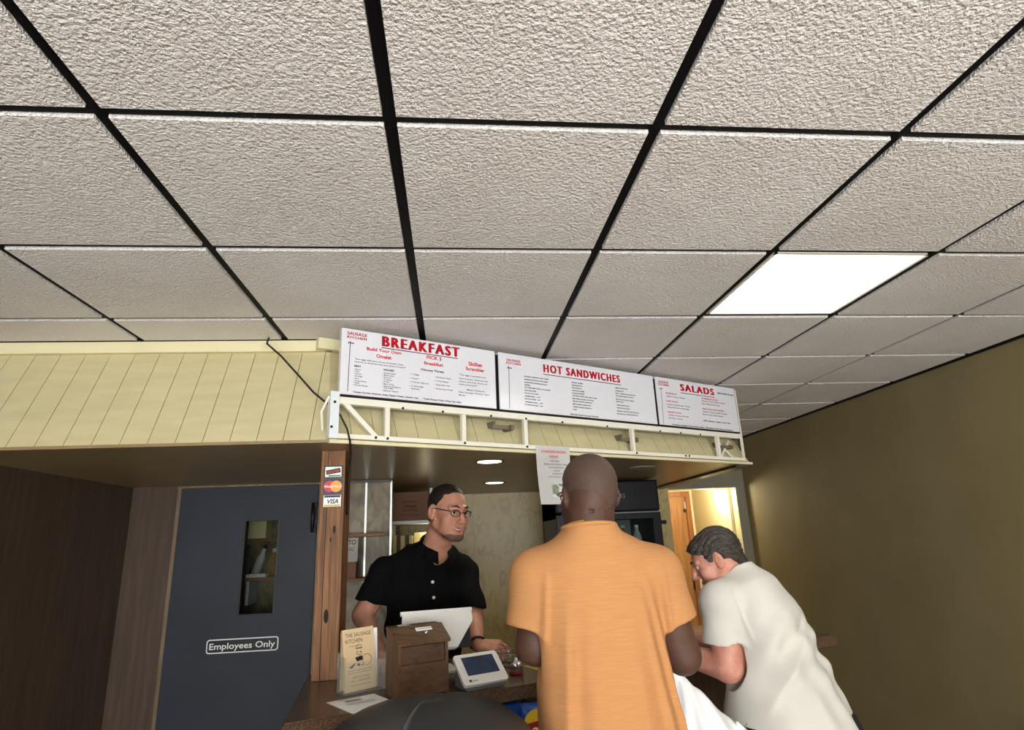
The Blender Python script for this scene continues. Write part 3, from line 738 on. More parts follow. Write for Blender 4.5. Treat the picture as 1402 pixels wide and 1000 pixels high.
for x0, x1, z in ((-.045, .046, .066), (-.045, .046, .058), (-.035, .042, .018), (-.036, .0, .146)): addv(b, [(x0, y, z), (x1, y, z), (x1, y, z+.0012), (x0, y, z+.0012)], [(0, 1, 2, 3)], mm)
obj('lettering', b, M['ink'], t, local=True, kind='stuff')
# the printed sketch: a plain cook with a round plate
b = B()
def arc(cx, cz, r, a0=0, a1=360, w=.0016, n=20):
    for k in range(n):
        p = [math.radians(a0+(a1-a0)*q/n) for q in (k, k+1)]
        addv(b, [(cx+(r+o)*math.cos(q), y, cz+(r+o)*math.sin(q)) for q, o in ((p[0], 0), (p[1], 0), (p[1], w), (p[0], w))], [(0, 1, 2, 3)], mm)
def fill(pts): addv(b, [(px_, y, pz_) for px_, pz_ in pts], [tuple(range(len(pts)))], mm)
arc(.028, .096, .017); arc(.0, .126, .010, 190, 350); fill([(-.012, .136), (.012, .136), (.012, .139), (-.012, .139)]); arc(.0, .138, .010, 0, 180)
fill([(-.016, .108), (.010, .112), (.014, .098), (-.010, .094)]); fill([(-.012, .082), (-.002, .078), (.004, .084), (-.004, .088)]); fill([(.004, .080), (.014, .078), (.014, .084)])
fill([(-.04, .078), (-.018, .090), (-.016, .086), (-.03, .074)]); fill([(-.009, .124), (-.003, .124), (-.003, .127), (-.009, .127)]); fill([(.003, .122), (.008, .124), (.008, .127), (.003, .127)])
obj('printed_sketch', b, M['ink'], t, local=True, kind='stuff')
t, mm = leaflet('pale menu leaflet standing behind the front one in the acrylic holder', .012, .008, .197, .10, 'paper', rx=-4)
t, mm = leaflet('tan menu leaflet pushed to the back of the acrylic holder', -.02, .024, .19, .10, 'paper_tan', rx=-3)

# paper slip lying on the counter
b = prism(B(), [(-.428, 2.293), (-.311, 2.120), (-.19, 2.225), (-.282, 2.373)], CZ+.0004, CZ+.0018)
t = things('paper_slip', 'white printed slip lying flat on the counter before the wooden box', 'paper', (-.30, 2.26, CZ))
obj('sheet', b, M['paper'], t)
ux = Vector((.146, .080, 0)).normalized(); uy = Vector((-.117, .173, 0)).normalized()
mm = Matrix(((ux.x, uy.x, 0, -.36), (ux.y, uy.y, 0, 2.21), (0, 0, 1, CZ+.0022), (0, 0, 0, 1)))
def tq(x0, x1, y0, y1): addv(b, [(x0, y0, 0), (x1, y0, 0), (x1, y1, 0), (x0, y1, 0)], [(0, 1, 2, 3)], mm)
b = B(); tq(.035, .09, .055, .070)
for q in range(5): tq(.02, .10+.01*(q % 2), .085+.011*q, .0875+.011*q)
for q in range(3): tq(.02, .12, .01+.012*q, .0125+.012*q)
obj('printed_lines', b, M['ink'], t, kind='stuff')

# wooden suggestion box
ang = math.atan2(.075, .168); sb = things('suggestion_box', 'small walnut wooden box with sloping lid, label and lock on the counter', 'box', (-.107, 2.2945, CZ), ang)
w, dp, hf, hb = .186, .125, .162, .205
b = B()
for sx in (-1, 1):
    x0, x1 = sorted((sx*w/2, sx*(w/2-.012)))
    addv(b, [(x0, 0, 0), (x0, dp, 0), (x0, dp, hb), (x0, dp*.55, hb), (x0, 0, hf), (x1, 0, 0), (x1, dp, 0), (x1, dp, hb), (x1, dp*.55, hb), (x1, 0, hf)],
         [(0, 1, 2, 3, 4), (9, 8, 7, 6, 5), (0, 5, 6, 1), (1, 6, 7, 2), (2, 7, 8, 3), (3, 8, 9, 4), (4, 9, 5, 0)])
bmesh.ops.recalc_face_normals(b, faces=b.faces); obj('side_panel', b, M['boxwoodv'], sb, local=True)
obj('front_panel', box2(B(), (-w/2+.010, .012, .08), (w/2-.010, .03, hf-.004)), M['boxwood'], sb, local=True)
obj('front_pocket', box2(B(), (-w/2+.004, -.004, .004), (w/2-.004, .014, .103), bev=.002), M['boxwood'], sb, local=True)
obj('back_panel', box2(B(), (-w/2+.012, dp-.012, 0), (w/2-.012, dp, hb-.004)), M['boxwood'], sb, local=True)
b = B(); L = .012
sl = [(-.012, hf+.002), (dp*.55, hb+.003), (dp*.55, hb+.014), (-.014, hf+.012)]
addv(b, [(-w/2-.004, p, q) for p, q in sl]+[(w/2+.004, p, q) for p, q in sl], [(3, 2, 1, 0), (4, 5, 6, 7), (0, 1, 5, 4), (1, 2, 6, 5), (2, 3, 7, 6), (3, 0, 4, 7)]); obj('lid', b, M['boxwood'], sb, local=True)
obj('top_board', box2(B(), (-w/2-.002, dp*.55, hb+.001), (w/2+.002, dp+.002, hb+.013), bev=.002), M['boxwood'], sb, local=True)
sa = math.atan2(hb-hf+.002, dp*.55+.014); ml = Matrix.Translation((.018, dp*.30, hf+.0412)) @ Matrix.Rotation(sa, 4, 'X')
obj('label', box(B(), None, (.060, .016, .002), mtx=ml @ Matrix.Translation((0, .008, 0))), M['paper'], sb, local=True, label='white paper label')
b = B(); text(b, 'SUGGESTIONS', -.026, .026, -.003, .006, 0, .02, ml @ Matrix.Translation((0, .008, .0014)) @ Matrix.Rotation(-math.pi/2, 4, 'X')); obj('lettering', b, M['ink'], sb, local=True)
b = B(); lathe(b, [(.008, 0), (.008, .004), (.005, .006)], 14, mtx=ml @ Matrix.Translation((.0, -.016, 0))); obj('lock', b, M['chrome'], sb, local=True, smooth=True)
t = things('paper_note', 'small white note lying on top of the wooden box', 'paper', MW[sb] @ Vector((-.035, dp*.75, hb+.013)), ang)
b = B(); addv(b, [(-.03, -.02, .0008), (.02, -.016, .0008), (.0, .015, .004), (-.028, .012, .002)], [(0, 1, 2, 3)]); bmesh.ops.solidify(b, geom=b.faces[:], thickness=-.0006); obj('sheet', b, M['paper'], t, local=True)

# cash register display seen from behind
rg = things('register_display', 'white till display on a stand, seen from behind, before the cashier', 'till', (-.06, 2.60, CZ), math.radians(12))
tilt = Matrix.Translation((0, .0, .225)) @ Matrix.Rotation(math.radians(-28), 4, 'X')
b = B()
f_ = [(-.145, .012), (.135, .012), (.137, -.03), (.060, -.135), (-.080, -.135), (-.150, -.03)]
n = len(f_); addv(b, [(x, 0, z) for x, z in f_]+[(x*.98, .03, z*.98) for x, z in f_], [tuple(range(n)), tuple(range(2*n-1, n-1, -1))]+[(k, n+k, n+(k+1) % n, (k+1) % n) for k in range(n)], tilt)
bmesh.ops.recalc_face_normals(b, faces=b.faces); bmesh.ops.bevel(b, geom=b.edges[:], offset=.005, segments=2, affect='EDGES'); obj('display_body', b, M['plastic_white'], rg, local=True)
obj('display_rim', box(B(), None, (.292, .014, .016), mtx=tilt @ Matrix.Translation((-.005, .02, .018)), bev=.003), M['plastic_white'], rg, local=True)
obj('stand', box2(B(), (-.045, .06, .0), (.045, .10, .14), bev=.008), M['plastic_white'], rg, local=True)
obj('foot', box2(B(), (-.08, .02, .0), (.08, .16, .014), bev=.005), M['plastic_white'], rg, local=True)
obj('screen', box(B(), None, (.26, .003, .13), mtx=tilt @ Matrix.Translation((-.005, .0315, -.06))), M['black'], rg, local=True)

# customer payment terminal
pt = things('payment_terminal', 'white card terminal with dark blue screen tilted up on the counter edge', 'terminal', (.095, 2.375, CZ), math.atan2(.08, .165))
tl = Matrix.Translation((0, -.045, .022)) @ Matrix.Rotation(math.radians(40), 4, 'X')   # local XY plane is the face
def rslab(bm, w, h, r, z0, z1, m):
    p = rounded(w, h, r); n = len(p)
    addv(bm, [(x, y+h/2, z0) for x, y in p]+[(x, y+h/2, z1) for x, y in p], [tuple(range(n-1, -1, -1)), tuple(range(n, 2*n))]+[(k, (k+1) % n, n+(k+1) % n, n+k) for k in range(n)], m)
b = B(); rslab(b, .178, .128, .012, -.012, 0, tl); obj('face_plate', b, M['plastic_white'], pt, local=True)
b = B(); addv(b, [(-.078, -.034, 0), (.078, -.034, 0), (.078, .06, 0), (-.078, .06, 0), (-.084, -.036, .012), (.084, -.036, .012), (.080, .05, .088), (-.080, .05, .088)], [(3, 2, 1, 0), (4, 5, 6, 7), (0, 1, 5, 4), (1, 2, 6, 5), (2, 3, 7, 6), (3, 0, 4, 7)])
bmesh.ops.bevel(b, geom=b.edges[:], offset=.006, segments=2, affect='EDGES'); obj('terminal_body', b, M['plastic_grey'], pt, local=True)
obj('screen', box(B(), None, (.128, .076, .002), mtx=tl @ Matrix.Translation((.003, .075, .0005))), M['screen'], pt, local=True)
b = B(); mt = tl @ Matrix.Translation((0, 0, .001)) @ Matrix.Rotation(-math.pi/2, 4, 'X')
text(b, 'clover', -.052, -.032, .0125, .006, 0, .02, mt)
for q in range(4): disc_c = (-.061+.0035*math.cos(q*math.pi/2+.8), .0155+.0035*math.sin(q*math.pi/2+.8)); addv(b, [(disc_c[0]+.003*math.cos(e*.785), 0, disc_c[1]+.003*math.sin(e*.785)) for e in range(8)], [tuple(range(8))], mt)
obj('maker_mark', b, M['ink'], pt, local=True)

# glass bowl, small jar, card
b = B(); lathe(b, [(.03, .002), (.034, .0), (.046, .012), (.053, .028), (.056, .05), (.0575, .052), (.0575, .055), (.0545, .055), (.053, .05), (.050, .03), (.044, .016), (.03, .006), (.001, .006)], 32, c=(.222, 2.735, CZ), cap=False)
tag(obj('glass_bowl', b, M['glass'], smooth=True), 'clear glass bowl behind the card terminal on the counter', 'bowl')
t = things('glass_jar', 'little jar with shiny lid and red sweets beside the card terminal', 'jar', (.236, 2.545, CZ))
b = B(); lathe(b, [(.026, 0), (.028, .004), (.028, .03), (.022, .036)], 24); obj('jar_body', b, M['glass'], t, local=True, smooth=True)
b = B(); lathe(b, [(.024, .003), (.024, .011), (.001, .012)], 20); obj('sweets', b, M['pepper'], t, local=True, smooth=True)
b = B(); lathe(b, [(.0285, .022), (.0285, .038), (.022, .048), (.008, .051), (.008, .058), (.001, .060)], 24); obj('jar_lid', b, M['chrome'], t, local=True, smooth=True)
b = B(); addv(b, [(.275, 2.69, CZ+.001), (.345, 2.545, CZ+.001), (.46, 2.60, CZ+.006), (.40, 2.73, CZ+.006)], [(0, 1, 2, 3)]); bmesh.ops.solidify(b, geom=b.faces[:], thickness=-.001)
tag(obj('yellow_card', b, M['yellowcard']), 'yellow card lying on the counter beside the man in orange', 'card')

# crisp bags clipped under the counter front
def bag(label, x, y, z, w, h, rz, m, tilt=0, brand=False):
    t = things('crisp_bag', label, 'snack bag', (x, y, z-h), rz, 'crisp bags under the counter')
    b = B(); nx, nz = 10, 12
    mm = Matrix.Translation((0, 0, h/2)) @ Matrix.Rotation(tilt, 4, 'Y') @ Matrix.Translation((0, 0, -h/2))
    def th(u, v): return .030*(max(0, 1-(2*u-1)**4)**.7)*(max(0, 1-(2*v-1)**6)**.6)+.0012
    rnd = random.Random(label)
    ph = [rnd.uniform(0, 6) for _ in range(4)]
    for sgn in (-1, 1):
        g = [[b.verts.new(mm @ Vector(((u-.5)*w, sgn*th(u, v)+.003*math.sin(9*u+ph[0])*math.sin(7*v+ph[1])*(th(u, v) > .01), v*h))) for u in [i/nx for i in range(nx+1)]] for v in [j/nz for j in range(nz+1)]]
        for j in range(nz):
            for i in range(nx):
                f = (g[j][i], g[j][i+1], g[j+1][i+1], g[j+1][i]); b.faces.new(f if sgn < 0 else f[::-1])
    bmesh.ops.remove_doubles(b, verts=b.verts, dist=.0025)
    obj('bag_body', b, M[m], t, local=True, smooth=True)
    if brand:
        bb = B(); disc(bb, -.030, .142, .046, -.034); obj('emblem', bb, M['chip_yellow'], t, local=True)
        bb = B(); addv(bb, [(-.078, -.0362, .106), (.045, -.0362, .118), (.045, -.0362, .156), (-.078, -.0362, .146)], [(0, 1, 2, 3)]); obj('banner', bb, M['chip_red'], t, local=True)
        bb = B(); text(bb, "Lay's", -.070, .037, .115, .028, -.0375, .03); obj('lettering', bb, M['white'], t, local=True)
        bb = B(); addv(bb, [(-.075, -.031, .005), (.075, -.031, .005), (.075, -.034, .06), (-.03, -.034, .07), (-.075, -.034, .03)], [(0, 1, 2, 3, 4)]); obj('lower_print', bb, M['chip_yellow'], t, local=True)
bag('blue crisp bag with red and yellow badge under the counter by the man in orange', .290, 2.345, 1.018, .16, .20, CA, 'chip_blue', .05, True)
bag('crumpled blue crisp bag hanging behind the badge one under the counter', .195, 2.39, 1.02, .13, .17, CA-.15, 'chip_blue', -.35)
bag('yellow crisp bag half hidden between the blue ones under the counter', .27, 2.455, .985, .10, .16, CA+.1, 'chip_yellow', .3)

# ------------------------------------------------------------------ things behind the counter
def shelf(label, lo, hi, m='shelfwood'):
    return tag(obj('wall_shelf', box2(B(), lo, hi, bev=.002), M[m]), label, 'shelf')
shelf('upper short wooden shelf on the alcove wall beside the post', (-.655, 3.76, 1.622), (-.40, 3.914, 1.64))
shelf('lower short wooden shelf on the alcove wall beside the post', (-.655, 3.76, 1.372), (-.40, 3.914, 1.39))
t = things('hanging_note', 'grey white note with dark letters hanging below the upper alcove shelf', 'note', (-.60, 3.755, 1.50))
obj('sheet', box(B(), (0, 0, .05), (.085, .0015, .135)), M['note_grey'], t, local=True)
b = B(); text(b, 'TO', -.014, .03, .08, .028, -.002, .03); text(b, 'GO', -.01, .02, .045, .02, -.002, .02); obj('lettering', b, M['ink'], t, local=True)
t = things('small_carton', 'small brown carton on the lower alcove shelf', 'carton', (-.605, 3.83, 1.39)); obj('carton_body', box2(B(), (-.04, -.05, 0), (.035, .05, .105), bev=.002), M['cardboard'], t, local=True)
t = things('shelf_jar', 'small dark jar on the lower alcove shelf beside the carton', 'jar', (-.475, 3.83, 1.39))
b = B(); lathe(b, [(.025, 0), (.027, .01), (.027, .05), (.02, .06)], 16); obj('jar_body', b, M['bottle_amber'], t, local=True, smooth=True); b = B(); lathe(b, [(.021, .06), (.021, .072), (.001, .073)], 16); obj('jar_lid', b, M['alu'], t, local=True, smooth=True)
# white shelving with the cardboard carton
t = things('shelving_unit', 'white metal shelving unit behind the cashier holding a carton', 'shelving', (-.30, 4.62, 0))
for x in (-.445, -.155):
    for y in (4.44, 4.80): obj('upright', box2(B(), (x-.009, y-.009, 0), (x+.009, y+.009, SZ-.02)), M['whitemetal'], t)
for z in (1.705, 1.44, 1.05, .5): obj('shelf', box2(B(), (-.445, 4.43, z), (-.155, 4.81, z+.022)), M['whitemetal'], t)
t = things('cardboard_carton', 'brown printed cardboard carton on the top white shelf', 'carton', (-.30, 4.6, 1.728))
obj('carton_body', box2(B(), (-.132, -.15, 0), (.128, .15, .20), bev=.002), M['cardboard'], t, local=True)
b = B()
for s, x0, x1, z, h in (('FRESH', -.01, .012, .165, .008), ('COUNTRY STYLE', -.06, .05, .125, .016), ('PREMIUM', -.04, .04, .092, .018), ('PORK SAUSAGE', -.055, .05, .068, .014), ('KEEP REFRIGERATED', -.07, .06, .035, .008)): text(b, s, x0, x1, z, h, -.151, .02)
obj('lettering', b, M['boxink'], t, local=True, kind='stuff')
bx = [(-.425, .026, .17, 'binder'), (-.395, .022, .17, 'binder2'), (-.371, .03, .165, 'binder'), (-.338, .022, .17, 'binder2'), (-.312, .022, .165, 'binder')]
for k, (x, w, h, m) in enumerate(bx):
    t = things('ring_binder', '%s binder standing on the white shelf, %s from the left' % ('cream' if m == 'binder' else 'brown', ['first', 'second', 'third', 'fourth', 'fifth'][k]), 'binder', (x, 4.58, 1.462), 0, 'binders on the white shelf')
    obj('cover', box2(B(), (0, -.10, 0), (w, .10, h), bev=.002), M[m], t, local=True)
t = things('paper_tray', 'pale yellow box lid leaning on the white shelf beside the binders', 'tray', (-.225, 4.56, 1.462), -.2)
obj('tray_body', box2(B(), (-.055, -.01, 0), (.06, .01, .185), bev=.003), M['binder'], t, local=True)
# pantry shelves seen through the door window
for z, lb in ((1.625, 'upper'), (1.372, 'lower')):
    shelf('%s wooden pantry shelf seen through the blue door window' % lb, (-1.75, 4.40, z), (-.95, 4.62, z+.022))
b = B(); box2(b, (-1.385, 4.42, 1.22), (-1.365, 4.62, 1.372)); tag(obj('shelf_bracket', b, M['whitemetal']), 'pale metal bracket under the lower pantry shelf behind the blue door', 'bracket')
def bottle(label, x, y, z, prof, m, capm, tilt=0):
    t = things('pantry_bottle', label, 'bottle', (x, y, z), 0, 'bottles on the pantry shelf'); mm = Matrix.Rotation(tilt, 4, 'Y')
    b = B(); lathe(b, prof, 18, mtx=mm); obj('bottle_body', b, M[m], t, local=True, smooth=True)
    r, zz = prof[-1]; b = B(); lathe(b, [(r*1.15, zz-.002), (r*1.15, zz+.02), (r*.6, zz+.024)], 14, mtx=mm); obj('cap', b, M[capm], t, local=True, smooth=True)
bottle('amber bottle with pale cap on the lower pantry shelf', -1.235, 4.5, 1.394, [(.03, 0), (.036, .006), (.036, .11), (.016, .14), (.014, .16)], 'bottle_amber', 'bottle_white')
bottle('tall white bottle leaning on the lower pantry shelf', -1.36, 4.5, 1.40, [(.024, 0), (.028, .006), (.028, .12), (.014, .16), (.012, .19)], 'bottle_white', 'black', .30)
bottle('dark slim bottle at the left of the lower pantry shelf', -1.42, 4.52, 1.394, [(.026, 0), (.03, .006), (.03, .13), (.014, .16), (.012, .19)], 'binder2', 'black')
t = things('pantry_cup', 'grey steel cup on the lower pantry shelf behind the door window', 'cup', (-1.16, 4.46, 1.394))
b = B(); lathe(b, [(.03, 0), (.036, .08), (.034, .08), (.028, .004), (.001, .004)], 20, cap=False); obj('cup_body', b, M['alu'], t, local=True, smooth=True)
t = things('pantry_tray', 'flat white tray at the front of the lower pantry shelf', 'tray', (-1.33, 4.45, 1.394)); obj('tray_body', box2(B(), (-.06, -.04, 0), (.07, .04, .022), bev=.004), M['paper'], t, local=True)
t = things('pantry_box', 'cream carton on the upper pantry shelf behind the door window', 'carton', (-1.35, 4.52, 1.647)); obj('carton_body', box2(B(), (-.06, -.07, 0), (.06, .07, .12), bev=.002), M['binder'], t, local=True)

# drinks cooler
fx0, fx1, fy0, fy1 = .745, 1.515, 4.40, 5.12
fz = things('drinks_cooler', 'tall black glass door drinks cooler behind the man in orange', 'cooler', ((fx0+fx1)/2, (fy0+fy1)/2, 0))
b = B(); box2(b, (fx0, fy1-.04, .1), (fx1, fy1, 1.955)); box2(b, (fx0, fy0+.05, .1), (fx0+.04, fy1, 1.955)); box2(b, (fx1-.04, fy0+.05, .1), (fx1, fy1, 1.955)); box2(b, (fx0, fy0+.05, .0), (fx1, fy1, .12)); box2(b, (fx0, fy0+.05, 1.70), (fx1, fy1, 1.955))
obj('cabinet', b, M['fridge'], fz)
obj('header_panel', box2(B(), (fx0, fy0-.0, 1.735), (fx1, fy0+.05, 1.957), bev=.012), M['fridge'], fz)
b = B(); text(b, 'COLD DRINKS', 1.03, 1.26, 1.83, .035, fy0-.002, 0); obj('lettering', b, M['plastic_grey'], fz)
b = B(); dz0, dz1 = .16, 1.722
box2(b, (fx0, fy0, dz0), (fx0+.06, fy0+.045, dz1)); box2(b, (fx1-.06, fy0, dz0), (fx1, fy0+.045, dz1)); box2(b, (fx0+.06, fy0, dz0), (fx1-.06, fy0+.045, dz0+.06)); box2(b, (fx0+.06, fy0, dz1-.04), (fx1-.06, fy0+.045, dz1))
dr = obj('door', b, M['fridge'], fz)
obj('glass_pane', box2(B(), (fx0+.06, fy0+.018, dz0+.06), (fx1-.06, fy0+.024, dz1-.04)), M['pane'], dr)
obj('hinge_bracket', box2(B(), (fx1-.005, fy0-.01, 1.635), (fx1+.035, fy0+.02, 1.662)), M['fridge'], fz)
obj('door_gap_strip', box2(B(), (fx0+.35, fy0-.004, 1.722), (fx1-.01, fy0+.01, 1.730)), M['plastic_grey'], fz)
obj('interior', box2(B(), (fx0+.042, fy1-.06, .12), (fx1-.042, fy1-.042, 1.69)), M['fridge_in'], fz)
for z in (1.42, 1.1, .78, .46): obj('wire_shelf', box2(B(), (fx0+.045, fy0+.1, z), (fx1-.045, fy1-.06, z+.012)), M['fridge_in'], fz)
k = 0; ordn = ['first', 'second', 'third', 'fourth', 'fifth', 'sixth']; cnm = ['white', 'red', 'amber', 'blue', 'grey']
cols = ['bottle_white', 'chip_red', 'bottle_amber', 'chip_blue', 'plastic_grey']
for z in (1.432, 1.112):
    for q in range(6):
        x = fx0+.12+q*.105
        t = things('drink_bottle', '%s drink bottle, %s from the left on the %s shelf of the cooler' % (cnm[(q*3+k) % 5], ordn[q], 'top' if z > 1.2 else 'second'), 'bottle', (x, 4.62, z), 0, 'bottles in the cooler')
        b = B(); lathe(b, [(.028, 0), (.032, .006), (.032, .12), (.014, .165), (.012, .19)], 14); obj('bottle_body', b, M[cols[(q*3+k) % 5]], t, local=True, smooth=True)
        b = B(); lathe(b, [(.0145, .188), (.0145, .205), (.008, .208)], 12); obj('cap', b, M['plastic_white'], t, local=True, smooth=True)
    k += 1

# domed bin in the foreground
wb = things('waste_bin', 'dark grey dome lidded bin close in front of the counter, cut by the lower edge', 'bin', (-.07, 1.55, 0))
R = .30
b = B(); lathe(b, [(.21, 0), (.22, .01), (.25, .91), (.255, .93)], 40); obj('bin_body', b, M['bin'], wb, local=True, smooth=True)
b = B(); prof = [(R+.006, .925), (R+.008, .955), (R, .97)]+[(R*math.cos(q)**.72, .98+.242*math.sin(q)) for q in [math.radians(v) for v in range(0, 90, 6)]]+[(.002, 1.222)]
lathe(b, prof, 48, cap=False); obj('dome_lid', b, M['bin'], wb, local=True, smooth=True)
# swinging flap: a raised piece of the dome that faces right and towards the camera
b = B(); n = 22; rows = []
for i in range(n+1):
    v = math.radians(4+85.5*i/n); row = []
    for j in range(n+1):
        h = math.radians(-104+150*j/n)
        r_ = R*math.cos(v)**.72+.004; row.append(b.verts.new((r_*math.cos(h), r_*math.sin(h), .98+.242*math.sin(v)+.005)))
    rows.append(row)
for i in range(n):
    for j in range(n): b.faces.new((rows[i][j], rows[i][j+1], rows[i+1][j+1], rows[i+1][j]))
bmesh.ops.solidify(b, geom=b.faces[:], thickness=.006); obj('flap', b, M['bin2'], wb, local=True, smooth=True)
# ------------------------------------------------------------------ people: one smooth surface per figure, grown from a distance field
V3 = lambda *a: np.array(a if len(a) > 1 else a[0], dtype=np.float64)
def unit(v): v = V3(v); return v/np.linalg.norm(v)
class Field:
    def __init__(s, lo, hi, h):
        s.lo, s.h = V3(lo), h; s.n = np.ceil((V3(hi)-s.lo)/h).astype(int)+1
        s.F = np.full(tuple(s.n), 1.0, np.float32)
    def sub(s, lo, hi, pad):
        a = np.clip(np.floor((V3(lo)-pad-s.lo)/s.h).astype(int), 0, s.n); b = np.clip(np.ceil((V3(hi)+pad-s.lo)/s.h).astype(int)+1, 0, s.n)
        if np.any(b <= a): return None
        ax = [(s.lo[k]+s.h*np.arange(a[k], b[k])).astype(np.float32) for k in range(3)]
        return tuple(slice(a[k], b[k]) for k in range(3)), ax[0][:, None, None], ax[1][None, :, None], ax[2][None, None, :]
    def add(s, prim, k=.015):
        fn, lo, hi = prim; r = s.sub(lo, hi, k+3*s.h)
        if r is None: return s
        sl, x, y, z = r; d = fn(x, y, z); f = s.F[sl]
        t = np.clip(.5+.5*(f-d)/k, 0, 1); s.F[sl] = f*(1-t)+d*t-k*t*(1-t); return s
    def cut(s, prim, k=.006):
        fn, lo, hi = prim; r = s.sub(lo, hi, k+3*s.h)
        if r is None: return s
        sl, x, y, z = r; d = -fn(x, y, z); f = s.F[sl]
        t = np.clip(.5-.5*(f-d)/k, 0, 1); s.F[sl] = f*(1-t)+d*t+k*t*(1-t); return s
    def keep(s, fn):
        """intersect the whole field with fn < 0"""
        x = (s.lo[0]+s.h*np.arange(s.n[0])).astype(np.float32)[:, None, None]; y = (s.lo[1]+s.h*np.arange(s.n[1])).astype(np.float32)[None, :, None]; z = (s.lo[2]+s.h*np.arange(s.n[2])).astype(np.float32)[None, None, :]
        s.F = np.maximum(s.F, fn(x, y, z)); return s
    def warp(s, fn):
        x = (s.lo[0]+s.h*np.arange(s.n[0])).astype(np.float32)[:, None, None]; y = (s.lo[1]+s.h*np.arange(s.n[1])).astype(np.float32)[None, :, None]; z = (s.lo[2]+s.h*np.arange(s.n[2])).astype(np.float32)[None, None, :]
        s.F = s.F+fn(x, y, z).astype(np.float32); return s
    def mesh(s, name, m):
        F = s.F; F[0] = F[-1] = 1; F[:, 0] = F[:, -1] = 1; F[:, :, 0] = F[:, :, -1] = 1
        S = F < 0; cs = [(i, j, k) for i in (0, 1) for j in (0, 1) for k in (0, 1)]
        N = s.n-1
        sl = lambda c: tuple(slice(c[q], c[q]+N[q]) for q in range(3))
        cnt = np.zeros(tuple(N), np.int8)
        for c in cs: cnt += S[sl(c)]
        act = (cnt > 0) & (cnt < 8); ijk = np.argwhere(act); idx = np.full(tuple(N), -1, np.int64); idx[act] = np.arange(len(ijk))
        val = {c: F[ijk[:, 0]+c[0], ijk[:, 1]+c[1], ijk[:, 2]+c[2]] for c in cs}
        P = np.zeros((len(ijk), 3)); W = np.zeros(len(ijk))
        for c in cs:
            for q in range(3):
                if c[q]: continue
                e = list(c); e[q] = 1; f0, f1 = val[c], val[tuple(e)]; cr = (f0 < 0) != (f1 < 0)
                t = np.where(cr, f0/np.where(cr, f0-f1, 1), 0); p = np.tile(V3(c), (len(ijk), 1)); p[:, q] += t
                P += p*cr[:, None]; W += cr
        P = s.lo+s.h*(ijk+P/W[:, None]); quads = []
        for q in range(3):
            a, b = (q+1) % 3, (q+2) % 3
            s0 = [slice(1, N[k]) for k in range(3)]; s0[q] = slice(0, N[q]); s1 = [slice(1, N[k]) for k in range(3)]; s1[q] = slice(1, N[q]+1)
            A, Bq = S[tuple(s0)], S[tuple(s1)]
            for fl, msk in ((0, A & ~Bq), (1, ~A & Bq)):
                g = np.argwhere(msk)
                if not len(g): continue
                g = g+1; g[:, q] -= 1
                def at(da, db):
                    h = g.copy(); h[:, a] -= da; h[:, b] -= db; return idx[h[:, 0], h[:, 1], h[:, 2]]
                qd = np.stack([at(1, 1), at(0, 1), at(0, 0), at(1, 0)], 1); quads.append(qd[:, ::-1] if fl else qd)
        Q = np.concatenate(quads); me = bpy.data.meshes.new(name)
        me.vertices.add(len(P)); me.vertices.foreach_set('co', P.astype(np.float32).ravel())
        me.loops.add(Q.size); me.loops.foreach_set('vertex_index', Q.astype(np.int32).ravel())
        me.polygons.add(len(Q)); me.polygons.foreach_set('loop_start', np.arange(0, Q.size, 4, dtype=np.int32))
        me.update(calc_edges=True); me.polygons.foreach_set('use_smooth', [True]*len(Q)); me.materials.append(m); return me
def cap(a, b, r1, r2=None):
    a, b = V3(a), V3(b); r2 = r1 if r2 is None else r2; ab = b-a; L = ab@ab; R = max(r1, r2)
    def fn(x, y, z):
        t = np.clip(((x-a[0])*ab[0]+(y-a[1])*ab[1]+(z-a[2])*ab[2])/L, 0, 1)
        return np.sqrt((x-a[0]-t*ab[0])**2+(y-a[1]-t*ab[1])**2+(z-a[2]-t*ab[2])**2)-(r1+(r2-r1)*t)
    return fn, np.minimum(a, b)-R, np.maximum(a, b)+R
def ell(c, r, R=None):
    c, r = V3(c), V3(r); R = np.eye(3) if R is None else R; m = r.max()
    def fn(x, y, z):
        p = [(x-c[0])*R[0, k]+(y-c[1])*R[1, k]+(z-c[2])*R[2, k] for k in range(3)]
        k0 = np.sqrt(sum((p[k]/r[k])**2 for k in range(3)))+1e-6; k1 = np.sqrt(sum((p[k]/r[k]**2)**2 for k in range(3)))+1e-6
        return k0*(k0-1)/k1
    return fn, c-m, c+m
def frame(fwd, up):
    """columns: right, forward, up"""
    f = unit(fwd); r = unit(np.cross(f, V3(up))); u = np.cross(r, f); return np.stack([r, f, u], 1)
def frame_up(fwd, up):
    u = unit(up); r = unit(np.cross(V3(fwd), u)); f = np.cross(u, r); return np.stack([r, f, u], 1)
